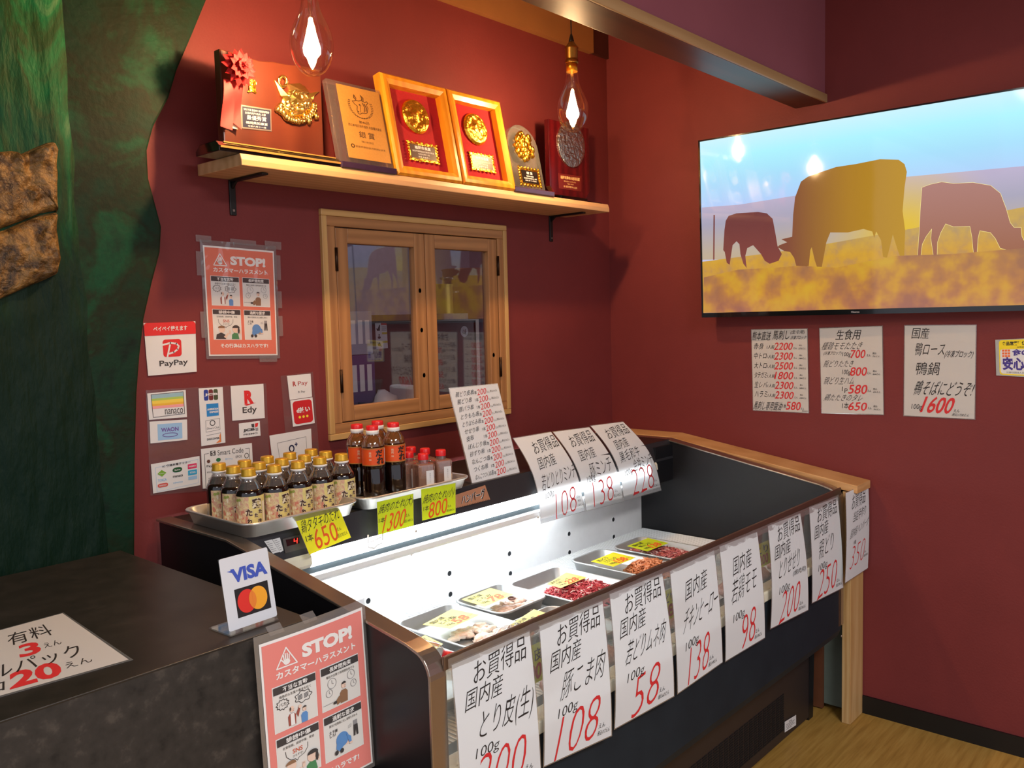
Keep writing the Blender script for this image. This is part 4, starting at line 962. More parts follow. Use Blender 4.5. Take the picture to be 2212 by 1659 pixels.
for k, (ps, L, lb) in enumerate(FC):
    q = [on_front(*ps[0], 0.0), on_front(*ps[1], 0.0), on_front(*ps[2], 0.012), on_front(*ps[3], 0.012)]
    am = 0.006 + 0.003 * (k % 3)
    card('price_card', q, PAPER, L, lb, group='white cards along the case front', bulge=lambda x, y, am=am: am * math.sin(PI * y * 0.8) + am * 0.7 * y * (2 * x - 1))
# clear tape along the rail over the card heads
tp = MB()
tape = thing('clear_tape', on_front(1390, 1255), 'strip of wrinkled clear tape along the front rail over the price cards', 'tape')
a_, b_ = on_front(968, 1424, 0.002), on_front(1812, 1068, 0.002)
fqt = quad_fn(a_, b_, b_ - Vector((0, 0, 0.022)), a_ - Vector((0, 0, 0.022)), lambda x, y: 0.0012 * math.sin(160 * x + 9 * y) * math.sin(41 * x))
mesh_obj('tape_film', MB().surf(lambda i, j: fqt(i, 1 - j, 0), 120, 2).surf(lambda i, j: fqt(1 - i, 1 - j, -0.0003), 120, 2), TAPE, tape)
# the card on the wooden post
q = [Y(1826, 1064, -1.068), X(1876, 1041, -0.006), X(1875, 1228, -0.010), Y(1825, 1261, -1.085)]
card('price_card', q, PAPER, [('お買得品', 0.26, 0.05, 0.84, 0.22, 2, -0.006, dict(rise=0.02)), ('当店手作り', 0.3, 0.25, 0.84, 0.36, 2, -0.006, dict(rise=0.02)), ('国内産ハンバーグ', 0.18, 0.41, 0.97, 0.51, 2, -0.010, dict(rise=0.06)), ('1個', 0.31, 0.575, 0.40, 0.62, 2, 0.0), ('350', 0.22, 0.62, 0.80, 0.86, 3, -0.026, dict(rise=0.03, slant=0.2)), ('えん', 0.78, 0.76, 0.86, 0.785, 2, 0.0), ('税込378えん', 0.76, 0.80, 0.96, 0.83, 2, 0.0)], 'price card marked 350 hanging on the wooden end post', bulge=lambda x, y: 0.004 * math.sin(PI * y), group='white cards along the case front')

# cards on the back deck of the case
def bend(am): return lambda x, y: am * math.sin(PI * min(1, y * 1.02)) 
RC = [([(1107, 946), (1190, 932), (1264, 1104), (1168, 1132)], [('お買得品', 0.30, 0.06, 0.97, 0.22, 2, -0.006, dict(rise=0.05)), ('国内産', 0.22, 0.27, 0.66, 0.41, 2, -0.006, dict(rise=0.03)), ('若どりとりミンチ', 0.14, 0.45, 0.99, 0.63, 2, -0.012, dict(rise=0.07)), ('100g', 0.16, 0.68, 0.36, 0.76, 2, -0.004, dict(rise=0.03)), ('108', 0.36, 0.70, 0.84, 0.98, 3, -0.024, dict(rise=0.04)), ('えん', 0.85, 0.80, 0.93, 0.83, 2, 0.0), ('税込', 0.87, 0.85, 0.95, 0.875, 2, 0.0), ('116えん', 0.86, 0.90, 0.98, 0.925, 2, 0.0)], 'white card marked 108 leaning over the lit back ledge, left of three', 0.032),
 ([(1192.7, 932), (1272.6, 921.7), (1348, 1084), (1266.8, 1104)], [('お買得品', 0.22, 0.06, 0.90, 0.22, 2, -0.006, dict(rise=0.05)), ('国内産', 0.22, 0.27, 0.66, 0.41, 2, -0.006, dict(rise=0.03)), ('豚ミンチ', 0.30, 0.44, 0.92, 0.63, 2, -0.012, dict(rise=0.06)), ('100g', 0.16, 0.60, 0.38, 0.70, 2, -0.004, dict(rise=0.03)), ('138', 0.24, 0.67, 0.78, 0.96, 3, -0.024, dict(rise=0.04)), ('えん', 0.80, 0.83, 0.88, 0.86, 2, 0.0), ('税込149えん', 0.76, 0.88, 0.97, 0.92, 2, 0.0)], 'white card marked 138 leaning over the lit back ledge, middle of three', 0.032),
 ([(1273.8, 919), (1345.5, 910), (1430, 1060), (1348, 1082.7)], [('お買得品', 0.22, 0.05, 0.92, 0.20, 2, -0.006, dict(rise=0.05)), ('国内産', 0.22, 0.23, 0.62, 0.36, 2, -0.006, dict(rise=0.03)), ('黒毛和牛', 0.16, 0.38, 0.76, 0.52, 2, -0.008, dict(rise=0.05)), ('合挽ミンチ', 0.42, 0.50, 0.98, 0.66, 2, -0.010, dict(rise=0.05)), ('100g', 0.14, 0.63, 0.34, 0.72, 2, -0.004, dict(rise=0.03)), ('228', 0.28, 0.64, 0.86, 0.95, 3, -0.024, dict(rise=0.03)), ('えん', 0.84, 0.83, 0.92, 0.86, 2, 0.0), ('税込246えん', 0.78, 0.89, 0.98, 0.93, 2, 0.0)], 'white card marked 228 leaning over the lit back ledge, right of three', 0.036)]
for ps, L, lb, am in RC:
    q = [Y(*ps[0], -0.318), Y(*ps[1], -0.318), Y(*ps[2], -0.412), Y(*ps[3], -0.412)]
    card('price_card', q, PAPER, L, lb, group='white cards on the back ledge', bulge=bend(am), nv=14)
# tall skewer list on its own stand
q = [Y(968.7, 838, -0.27), Y(1075, 828, -0.27), Y(1124.5, 1025, -0.366), Y(1020, 1050, -0.366)]
NM = ['親どり皮串', '親どり串', '豚バラ串', 'とりもも串', 'とりはらみ串', 'せせり串', '皮串', 'ぼんじり串', '砂ずり串', 'なんこつ串', 'つくね串', 'なんこつつくね串']
L = []
for k, nm in enumerate(NM):
    y = 0.045 + 0.077 * k
    L += [(nm, 0.10, y, 0.10 + min(0.36, 0.072 * len(nm)), y + 0.055, 2, -0.002, dict(rise=0.012)), ('1本', 0.45, y + 0.012, 0.52, y + 0.05, 2, 0.0), ('200', 0.53, y - 0.004, 0.72, y + 0.058, 3, 0.0, dict(rise=0.012, slant=0.12)), ('えん', 0.725, y + 0.026, 0.78, y + 0.048, 2, 0.0), ('税込216えん', 0.79, y + 0.018, 0.95, y + 0.042, 2, 0.0)]
sk = thing('skewer_price_list', mid(q[2], q[3]), 'tall white skewer price list with twelve red 200s, standing on the back deck', 'price card')
s = Sheet(); s.rect(0.013, 0.009, 0.987, 0.991, 1, 1)
for ln in L:
    kw = ln[7] if len(ln) > 7 else {}
    s.text(ln[0], ln[1], ln[2], ln[3], ln[4], ln[5], 3, ln[6], kw.get('slant', 0.1), kw.get('rise', 0), 0.03)
s.build('list_sheet', quad_fn(*q), CARDMATS(PAPER), parent=sk)
fqs = quad_fn(*q)
mesh_obj('acrylic_stand', MB().hexa([fqs(0, 1, -0.001), fqs(1, 1, -0.001), fqs(1, 1, -0.003), fqs(0, 1, -0.003), fqs(0, 0.05, -0.001), fqs(1, 0.05, -0.001), fqs(1, 0.05, -0.003), fqs(0, 0.05, -0.003)]).box(q[3].x, q[2].x, -0.36, -0.27, 0.956, 0.959), ACRYL, sk)

# fluorescent cards on the lit ledge
def neon(ps, base, lines, lb, yt, yb):
    q = [Y(*ps[0], yt), Y(*ps[1], yt), Y(*ps[2], yb), Y(*ps[3], yb)]
    card('price_card', q, base, lines, lb, group='fluorescent sauce price cards', border=0.008)
neon([(636.3, 1121.5), (731, 1093.5), (759, 1161), (668, 1199)], YELLOW, [('鶏タタキのたれ', 0.06, 0.06, 0.95, 0.40, 2, 0.0, dict(rise=0.06)), ('1本', 0.06, 0.48, 0.22, 0.68, 2, 0.006), ('650', 0.22, 0.40, 0.76, 0.93, 4, 0.0, dict(rise=0.06)), ('えん', 0.76, 0.58, 0.86, 0.68, 2, 0.006), ('税込702えん', 0.72, 0.75, 0.96, 0.87, 2, 0.002)], 'yellow card marked 650 in front of the gold capped bottles', -0.402, -0.425)
neon([(813.6, 1084.6), (893, 1066), (894, 1135), (816.7, 1156)], LIME, [('焼肉のたれ(大)', 0.05, 0.08, 0.98, 0.40, 2, 0.0, dict(rise=0.06)), ('1本', 0.03, 0.50, 0.20, 0.66, 2, 0.006), ('1300', 0.16, 0.42, 0.76, 0.95, 4, 0.0, dict(rise=0.05, slant=0.2)), ('えん', 0.76, 0.58, 0.88, 0.68, 2, 0.006), ('税込1404えん', 0.72, 0.75, 0.98, 0.85, 2, 0.002)], 'lime card marked 1300 in front of the tall red capped bottles', -0.408, -0.425)
neon([(909, 1057), (984.4, 1043), (984.4, 1108), (911.6, 1125)], LIME, [('焼肉のたれ(小)', 0.05, 0.16, 0.95, 0.50, 2, 0.0, dict(rise=0.08)), ('1本', 0.05, 0.55, 0.20, 0.72, 2, 0.006), ('800', 0.2, 0.46, 0.74, 0.95, 4, 0.0, dict(rise=0.06)), ('えん', 0.74, 0.68, 0.86, 0.76, 2, 0.006), ('税込864えん', 0.72, 0.82, 0.96, 0.90, 2, 0.002)], 'lime card marked 800 in front of the small red capped jars', -0.408, -0.425)
q = [Y(960, 1077, -0.394), Y(1048, 1048, -0.394), Y(1059, 1079, -0.398), Y(962, 1104, -0.398)]
s = Sheet(); 
for k in range(26): s.rect(0.03 + 0.037 * k, 0.94, 0.045 + 0.037 * k, 1.0, 3, 1)
s.text('ハンバーグ', 0.37, 0.16, 0.93, 0.84, 2, 2, 0.055, 0.1, 0.0, 0).text('ハンバーグ', 0.37, 0.16, 0.93, 0.84, 1, 3, 0.02, 0.1, 0.0, 0)
tag(s.build('menu_strip', quad_fn(*q), [plain('brown_card', srgb(176, 122, 92), 0.6), INK, WHITEINK, plain('dark_brown_card', srgb(110, 74, 54), 0.6)], loc=mid(*q)), 'brown hamburger strip sign behind the lime 800 card', 'sign')

# ================================================================ cards on the right wall
def wall_r(ps, lines, lb, name='wall_menu'):
    q = [X(u, v, -0.003) for u, v in ps]
    card(name, q, PAPERW, lines, lb, 'menu card', 'handwritten menus under the television', border=0.012)
L = [('熊本直送', 0.03, 0.03, 0.36, 0.14, 2, 0.006), ('馬刺し', 0.40, 0.02, 0.69, 0.13, 2, 0.006), ('(生食用)', 0.71, 0.02, 0.95, 0.07, 2, 0.01), ('冷凍ブロック', 0.71, 0.085, 0.97, 0.13, 2, 0.01)]
for k, (a, b) in enumerate((('赤身', '2200'), ('中トロ', '2300'), ('大トロ', '2500'), ('タテガミ', '1800'), ('生レバ', '2300'), ('ハラミ', '2300'))):
    y = 0.17 + 0.117 * k
    L += [(a, 0.05, y, 0.05 + min(0.225, 0.075 * len(a) + 0.03), y + 0.075, 2, 0.002), ('1人前', 0.285, y + 0.025, 0.42, y + 0.07, 2, 0.008), (b, 0.42, y - 0.005, 0.74, y + 0.085, 3, 0.012), ('えん', 0.75, y + 0.05, 0.81, y + 0.075, 2, 0.01), ('税込', 0.85, y + 0.02, 0.90, y + 0.04, 2, 0.005), (str(int(int(b) * 1.08)) + 'えん', 0.84, y + 0.055, 0.96, y + 0.078, 2, 0.005)]
L += [('馬刺し専用醤油', 0.03, 0.88, 0.53, 0.985, 2, 0.002), ('1本', 0.54, 0.90, 0.61, 0.95, 2, 0.008), ('580', 0.61, 0.87, 0.86, 0.97, 3, 0.012), ('えん', 0.86, 0.935, 0.92, 0.96, 2, 0.01), ('税込626えん', 0.88, 0.965, 0.99, 0.985, 2, 0.005)]
wall_r([(1622, 711), (1745, 709), (1748, 893), (1626, 887)], L, 'leftmost wall menu, crowded with seven red prices, under the television')
L = [('生食用', 0.28, 0.03, 0.66, 0.15, 2, 0.004), ('種鶏モモたたき', 0.05, 0.17, 0.68, 0.26, 2, -0.004), ('(冷凍ブロック)', 0.07, 0.275, 0.36, 0.325, 2, 0.006), ('100g', 0.37, 0.29, 0.50, 0.35, 2, 0.002), ('700', 0.50, 0.265, 0.73, 0.36, 3, 0.012), ('親どりたたき', 0.07, 0.38, 0.54, 0.46, 2, -0.006), ('100g', 0.36, 0.49, 0.49, 0.56, 2, 0.002), ('800', 0.49, 0.46, 0.75, 0.56, 3, 0.012), ('親どり生ハム', 0.07, 0.57, 0.55, 0.66, 2, -0.006), ('1p', 0.35, 0.685, 0.44, 0.755, 2, 0.002), ('580', 0.46, 0.66, 0.75, 0.765, 3, 0.012), ('鶏たたきのタレ', 0.07, 0.77, 0.68, 0.85, 2, -0.004), ('1本', 0.35, 0.865, 0.45, 0.94, 2, 0.004), ('650', 0.45, 0.86, 0.74, 0.955, 3, 0.012)]
for y, tx in ((0.33, '756えん'), (0.53, '864えん'), (0.73, '626えん'), (0.925, '702えん')): L += [('えん', 0.75, y - 0.015, 0.81, y + 0.012, 2, 0.01), ('税込', 0.84, y - 0.035, 0.90, y - 0.01, 2, 0.005), (tx, 0.84, y, 0.95, y + 0.022, 2, 0.005)]
wall_r([(1769, 708), (1907, 703), (1910, 897), (1774, 893)], L, 'middle wall menu with four red prices, under the television')
L = [('国産', 0.12, 0.03, 0.36, 0.15, 2, 0.0), ('鴨ロース', 0.17, 0.19, 0.58, 0.33, 2, 0.0), ('(冷凍ブロック)', 0.58, 0.27, 0.96, 0.36, 2, 0.008), ('鴨鍋', 0.18, 0.40, 0.51, 0.54, 2, 0.0), ('鴨そばにどうぞ!', 0.17, 0.60, 0.97, 0.76, 2, 0.0), ('100g', 0.12, 0.86, 0.27, 0.93, 2, 0.0), ('1600', 0.28, 0.77, 0.71, 0.95, 3, 0.02, dict(slant=0.2)), ('えん', 0.71, 0.895, 0.79, 0.93, 2, 0.01), ('税込1728えん', 0.69, 0.94, 0.92, 0.97, 2, 0.005)]
wall_r([(1953, 702), (2110, 701), (2107, 907), (1951, 899)], L, 'rightmost wall menu, with one big red 1600, under the television')
q = [X(u, v, -0.003) for u, v in ((2150, 734), (2262, 729), (2266, 817), (2152, 811))]
s = Sheet().rect(0, 0, 1, 1, 4, 1).rrect(0.07, 0.02, 1.0, 0.97, 0.05, 0.08, 1, 2).rrect(0.09, 0.27, 0.98, 0.94, 0.05, 0.07, 0, 3)
s.text('食品営業賠償共済加入店', 0.13, 0.06, 0.98, 0.17, 2, 4, 0.03).text('全国食品衛生協会', 0.42, 0.20, 0.8, 0.24, 2, 4)
for i in range(3):
    for j in range(3): s.rect(0.13 + 0.055 * i, 0.28 + 0.075 * j, 0.175 + 0.055 * i, 0.335 + 0.075 * j, 5, 4)
s.text('食の', 0.32, 0.27, 0.66, 0.45, 3, 4, 0.05).text('安心宣言', 0.13, 0.48, 0.97, 0.84, 3, 4, 0.04).text('公益社団法人日本食品衛生協会', 0.2, 0.87, 0.9, 0.92, 2, 4)
tag(s.build('food_safety_sticker', quad_fn(*q), [STICKER, ink('sticker_yellow', 240, 216, 30), INK, ink('sticker_violet', 66, 50, 140), plain('sticker_grey_film', srgb(168, 170, 168), 0.3), ink('sticker_orange', 236, 110, 50)], loc=mid(*q)), 'yellow bordered food safety sticker on the right wall edge', 'sticker')

# ================================================================ open refrigerated meat case
XL, XR, YF = -2.045, -0.140, -1.030
cs = thing('meat_display_case', (XL, YF, 0), 'long open refrigerated meat case with dark sides and steel rims', 'display case', rz=math.radians(-0.45))
def side_prof(zf, off=0.0):
    p = [(-0.02, 0.955 - off), (-0.360, 0.955 - off)]
    p += [(-0.965, zf - off)]
    R = 0.05 - off * 0.6
    for k in range(1, 9):
        t = PI / 2 * k / 8
        p.append((-0.980 - (0.05 - off) * math.sin(t) , zf - 0.006 - off - R * (1 - math.cos(t))))
    return p
for (x0, x1, zf) in ((XL, XL + 0.040, 0.861), (XR - 0.045, XR, 0.846)):
    pr = side_prof(zf, 0.006)
    body = pr + [(-1.024, 0.36), (-0.93, 0.27), (-0.925, 0.0), (-0.03, 0.0)]
    body[0] = (-0.03, body[0][1])
    mesh_obj('side_panel', MB().prism(body, 0, x0 + 0.004, x1 - 0.004), SIDEBLK, cs)
    o_, i_ = side_prof(zf), side_prof(zf, 0.006)
    tr = MB(); n = len(o_) + 1
    o_ = o_ + [(-1.030, 0.36)]; i_ = i_ + [(-1.024, 0.36)]
    v = []
    for x in (x0, x1):
        v += [(x, p[0], p[1]) for p in o_] + [(x, p[0], p[1]) for p in i_]
    N = 2 * n
    fs = []
    for k in range(n - 1):
        fs += [(k, k + 1, N + k + 1, N + k), (n + k, N + n + k, N + n + k + 1, n + k + 1), (k, n + k, n + k + 1, k + 1), (N + k, N + k + 1, N + n + k + 1, N + n + k)]
    fs += [(0, N, N + n, n), (n - 1, 2 * n - 1, N + 2 * n - 1, N + n - 1)]
    tr.add(v, fs, 0, False)
    mesh_obj('steel_trim', tr, STEEL, cs, bevel=0.0015)
xi0, xi1 = XL + 0.036, XR - 0.041
mesh_obj('deck', MB().box(xi0, xi1, -0.372, -0.03, 0.938, 0.955), DECK, cs, bevel=0.003)
FAS = plain('fascia_dark', srgb(40, 40, 44), 0.4)
fasc = mesh_obj('fascia', MB().prism([(-0.372, 0.9545), (-0.388, 0.884), (-0.380, 0.880), (-0.362, 0.94)], 0, xi0, xi1), FAS, cs)
# lit diffuser, light rail and inner back
lx = Y(668, 1205, -0.392).x
rail = MB().prism([(-0.388, 0.884), (-0.393, 0.876), (-0.396, 0.858), (-0.384, 0.846), (-0.36, 0.850), (-0.36, 0.884)], 0, xi0, lx)
mesh_obj('light_cover', rail, IVORY, cs)
mesh_obj('led_diffuser', MB().prism([(-0.388, 0.884), (-0.393, 0.876), (-0.396, 0.858), (-0.384, 0.846), (-0.36, 0.850), (-0.36, 0.884)], 0, lx, xi1 - 0.17), LED, cs)
mesh_obj('light_cover', MB().prism([(-0.388, 0.884), (-0.393, 0.876), (-0.396, 0.858), (-0.384, 0.846), (-0.36, 0.850), (-0.36, 0.884)], 0, xi1 - 0.17, xi1 - 0.12), IVORY, cs)
mesh_obj('led_tube', MB().tube([(-1.86, -0.315, 0.800), (-0.72, -0.315, 0.800)], 0.008, 8), glow('led_tube_glow', (0.93, 0.98, 1.0, 1), 27.0), cs)
mesh_obj('canopy_end', MB().box(xi1 - 0.12, xi1, -0.386, -0.24, 0.80, 0.938), SIDEBLK, cs)
mesh_obj('groove_strip', MB().box(xi0, xi1 - 0.12, -0.386, -0.36, 0.832, 0.8475), GROOVE, cs)
mesh_obj('price_rail', MB().prism([(-0.386, 0.832), (-0.392, 0.826), (-0.392, 0.815), (-0.384, 0.806), (-0.34, 0.815), (-0.30, 0.815), (-0.30, 0.832)], 0, xi0, xi1 - 0.12), WHITEMET, cs)
FLZ = 0.592
bp = MB().box(xi0, xi1, -0.24, -0.232, FLZ - 0.02, 0.83)
bpo = mesh_obj('back_panel', bp, WHITEMET, cs)
HOLES = [(790, 1299), (965, 1239), (967, 1284), (1094, 1196), (1096, 1239), (1222, 1153), (1223, 1193), (1317, 1122), (1318, 1159), (786, 1345), (1140, 1290)]
for (u, v) in HOLES[:9]:
    p = Y(u, v, -0.241)
    hb = MB()
    hb.add([(p.x + 0.0085 * math.cos(2 * PI * k / 16), -0.2405, p.z + 0.0085 * math.sin(2 * PI * k / 16)) for k in range(16)], [tuple(range(16))], 0)
    hb.tube([(p.x + 0.0090 * math.cos(2 * PI * k / 16), -0.2405, p.z + 0.0090 * math.sin(2 * PI * k / 16)) for k in range(16)], 0.0009, 5, 1, True)
    mesh_obj('air_hole', hb, [HOLE, WHITEMET], bpo)
for (u, v) in ((883, 1198), (1156, 1117), (893, 1148)):
    p = Y(u, v, -0.394 if v < 1160 else -0.241)
    mesh_obj('screw', MB().blob((p.x, p.y, p.z), (0.004, 0.003, 0.004), 8), STEELX, bpo)
mesh_obj('inner_floor', MB().box(xi0, xi1, -1.0, -0.24, FLZ - 0.03, FLZ - 0.012), WHITEMET, cs)
gl = MB()
nb = 150
for k in range(nb):
    x = xi0 + 0.01 + (xi1 - xi0 - 0.02) * k / (nb - 1)
    gl.box(x - 0.0016, x + 0.0016, -0.985, -0.25, FLZ - 0.004, FLZ - 0.0005)
for y in (-0.98, -0.8, -0.62, -0.44, -0.27): gl.box(xi0, xi1, y - 0.002, y + 0.002, FLZ - 0.008, FLZ - 0.004)
mesh_obj('floor_grille', gl, WHITEMET, cs)
mesh_obj('front_ledge', MB().box(xi0, xi1, -1.034, -0.988, 0.598, 0.628), IVORY, cs, bevel=0.004)
mesh_obj('front_glass', MB().box(xi0, xi1, -1.030, -1.026, 0.628, 0.822), clear('case_glass', (0.92, 0.94, 0.93, 1), 0.05, 0.03, (0.5, 0.52, 0.5, 1), 0.06), cs)
mesh_obj('front_rail', MB().box(xi0 - 0.004, xi1 + 0.006, -1.0340, -1.0275, 0.816, 0.8410), plain('rail_dark_steel', srgb(126, 106, 92), 0.3, metal=0.8, var=0.03), cs, bevel=0.0015)
mesh_obj('front_panel', MB().prism([(-1.030, 0.600), (-1.030, 0.350), (-1.018, 0.322), (-0.985, 0.306), (-0.92, 0.300), (-0.92, 0.600)], 0, xi0, xi1 + 0.020), SLATE, cs)
BASEM = plain('case_base_brownblack', srgb(44, 36, 36), 0.45)
bs = mesh_obj('case_base', MB().box(XL + 0.02, XR - 0.005, -0.925, -0.05, 0.012, 0.305), BASEM, cs)
# vent grille, columns of short slots
def basep(u, v): return Y(u, v, -0.928)
g0 = basep(1545, 1659); g1 = basep(1687, 1490); g2 = basep(1687, 1578)
gx0, gx1, gz0, gz1 = g0.x - 0.25, g1.x, g2.z + 0.0, g1.z
slots = MB(); ncol = 22; nrow = 16
for c in range(ncol):
    xa = gx1 - (c + 1) * (gx1 - gx0) / ncol
    for r in range(nrow):
        z = gz0 + 0.006 + (gz1 - gz0 - 0.012) * r / nrow
        slots.box(xa + 0.003, xa + (gx1 - gx0) / ncol - 0.003, -0.9268, -0.9255, z, z + (gz1 - gz0) / nrow * 0.5)
mesh_obj('vent_grille', slots, plain('vent_dark', srgb(8, 8, 9), 0.7), bs)
q = [basep(u, v) for u, v in ((1687, 1557), (1711, 1542), (1711, 1564), (1687, 1580))]
Sheet().text('定格', 0.35, 0.14, 0.62, 0.28, 1).rect(0.12, 0.36, 0.88, 0.40, 1).rect(0.12, 0.50, 0.80, 0.54, 1).rect(0.12, 0.64, 0.86, 0.68, 1).rect(0.12, 0.78, 0.6, 0.82, 1).build('rating_label', quad_fn(*q), [STICKER, GREYINK], parent=bs)
# thermometer, rating stickers and hook on the fascia
def fas(u, v, h=0.0015):
    t = 0.5
    for _ in range(4):
        p = Y(u, v, -0.372 - 0.016 * t - h); t = (0.9545 - p.z) / 0.07
    return p
tq = [fas(u, v, 0.004) for u, v in ((606, 1165), (668, 1150), (672, 1180), (612, 1196))]
td = mesh_obj('thermometer', MB().add([tuple(p) for p in tq] + [(p.x, p.y + 0.008, p.z) for p in tq], [(0, 3, 2, 1), (0, 1, 5, 4), (1, 2, 6, 5), (2, 3, 7, 6), (3, 0, 4, 7)]), plain('thermometer_grey', srgb(74, 68, 66), 0.35), cs)
tq2 = [fas(u, v, 0.0048) for u, v in ((613, 1167), (641, 1160.5), (643, 1174), (616, 1181))]
Sheet().build('display_window', quad_fn(*tq2), [plain('display_dark_red', srgb(44, 10, 16), 0.15)], parent=td)
fd = quad_fn(*tq2)
dg = Sheet(); 
for pts in ([(0.62, 0.15), (0.58, 0.52)], [(0.86, 0.15), (0.82, 0.52)], [(0.58, 0.52), (0.82, 0.52)], [(0.82, 0.52), (0.78, 0.88)]): dg.line(pts, 0.06, 0, 2, 2.0)
dg.build('digit_readout', fd, [glow('red_digit', (1.0, 0.03, 0.02, 1), 3.0)], parent=td, base=None)
for ps, nm in ((((566, 1170), (583, 1166), (600, 1193), (585, 1197)), 1), (((584, 1166), (600, 1162), (608, 1190), (601, 1194)), 2)):
    q = [fas(*p, 0.001) for p in ps]
    s = Sheet()
    for r in range(6): s.rect(0.1, 0.12 + 0.14 * r, 0.5 + 0.38 * ((r * 37) % 10) / 10, 0.16 + 0.14 * r, 1)
    s.build('rating_sticker', quad_fn(*q), [STICKER, GREYP], parent=cs)
hp = Y(806, 1172, -0.400)
hk = MB().tube([(hp.x - 0.022, -0.399, hp.z + 0.024), (hp.x - 0.024, -0.401, hp.z - 0.008), (hp.x - 0.006, -0.401, hp.z - 0.014), (hp.x + 0.004, -0.401, hp.z - 0.008), (hp.x + 0.020, -0.401, hp.z - 0.006), (hp.x + 0.024, -0.400, hp.z + 0.004), (hp.x + 0.026, -0.399, hp.z + 0.024)], 0.0024, 6)
hk.tube([(hp.x - 0.018, -0.401, hp.z + 0.004), (hp.x + 0.02, -0.401, hp.z + 0.010)], 0.0015, 6)
mesh_obj('wire_hook', hk, WHITEMET, cs)
sp = Y(1817, 1374, -1.044)
mesh_obj('screw', MB().blob((sp.x, -1.030, sp.z), (0.004, 0.003, 0.004), 8), STEELX, cs)

# wooden surround at the right end: sloping cap, end post
ws = thing('wood_partition', (-0.065, -0.55, 0), 'pine end partition with sloping cap and tall front post beside the case', 'partition')
PINECAP = wood('pine_cap', srgb(218, 172, 118), srgb(194, 144, 90), 1, 10)
capz = [(-0.0005, 0.957), (-0.345, 0.957), (-1.085, 0.842)]
capp = capz + [(-1.085, 0.815), (-0.345, 0.930), (-0.0005, 0.930)]
mesh_obj('cap_board', MB().prism(capp, 0, -0.128, -0.001), PINECAP, ws, bevel=0.002)
mesh_obj('end_post', MB().box(-0.125, -0.004, -1.064, -1.034, 0, 0.818), PINEZ, ws, bevel=0.002)
mesh_obj('back_post', MB().box(-0.125, -0.085, -0.34, -0.30, 0, 0.93), plain('dim_brown_wood', srgb(110, 62, 34), 0.6), ws)
mesh_obj('kick_board', MB().box(-0.070, -0.055, -0.945, -0.60, 0.005, 0.60), plain('kick_brown', srgb(104, 60, 36), 0.6), ws)
mesh_obj('side_sheet', MB().box(-0.055, -0.045, -1.03, -0.02, 0.02, 0.80), plain('grey_green_board', srgb(96, 108, 100), 0.7), ws)

# ================================================================ trays and meat in the case
def tray_mesh(x0, x1, y0, y1, z0, h, r=0.035, flare=0.014, lip=0.006):
    mb = MB(); n = 7
    def loop(ins, z, rr):
        L = []
        for cx_, cy_, a in ((x1 - ins - rr, y1 - ins - rr, 0), (x0 + ins + rr, y1 - ins - rr, PI / 2), (x0 + ins + rr, y0 + ins + rr, PI), (x1 - ins - rr, y0 + ins + rr, 1.5 * PI)):
            for k in range(n):
                t = a + PI / 2 * k / (n - 1); L.append((cx_ + rr * math.cos(t), cy_ + rr * math.sin(t), z))
        return L
    prof = [(flare + 0.001, z0, r - flare), (lip, z0 + h - 0.005, r - lip), (0, z0 + h - 0.005, r), (-0.0005, z0 + h - 0.002, r), (0.001, z0 + h, r), (lip - 0.001, z0 + h, r - lip), (lip + 0.001, z0 + h - 0.002, r - lip), (flare + 0.002, z0 + 0.006, r - flare), (flare + 0.006, z0 + 0.002, r - flare - 0.003)]
    m = 4 * n; v = []
    for p in prof: v += loop(*p)
    fs = [(j * m + k, j * m + (k + 1) % m, (j + 1) * m + (k + 1) % m, (j + 1) * m + k) for j in range(len(prof) - 1) for k in range(m)]
    fs += [tuple(range(m))[::-1], tuple((len(prof) - 1) * m + k for k in range(m))]
    return mb.add(v, fs, 0, True)
def tray(x0, x1, y0, y1, z0, h, label, group, name='metal_tray', **kw):
    o = mesh_obj(name, tray_mesh(x0, x1, y0, y1, z0, h, **kw), CASETRAY if name == 'metal_tray' else TRAYM, loc=((x0 + x1) / 2, (y0 + y1) / 2, z0))
    return tag(o, label, 'tray', group)
TZ_ = FLZ + 0.001; TH = 0.038
G = 'metal trays of meat in the case'
tray(-1.830, -1.602, -0.82, -0.50, TZ_, TH - 0.006, 'metal meat tray squeezed in by the left rim of the case, partly hidden', G)
tray(-1.585, -1.372, -0.74, -0.385, TZ_ + 0.004, TH, 'metal tray holding pale fatty meat pieces, left in the case', G)
tray(-1.357, -1.150, -0.575, -0.375, TZ_ + 0.004, TH, 'short metal tray with pale chicken skin and a loose ring', G)
tray(-1.388, -1.178, -0.86, -0.60, TZ_, TH - 0.01, 'metal tray of sliced meat tucked in front of the short tray', G)
tray(-1.145, -0.898, -0.76, -0.395, TZ_, TH, 'metal tray heaped with bright red minced meat', G)
tray(-0.828, -0.642, -0.76, -0.388, TZ_, TH, 'metal tray with a mound of orange minced chicken', G)
tray(-0.612, -0.420, -0.74, -0.410, TZ_, TH, 'metal tray of minced pork in the far corner of the case', G)
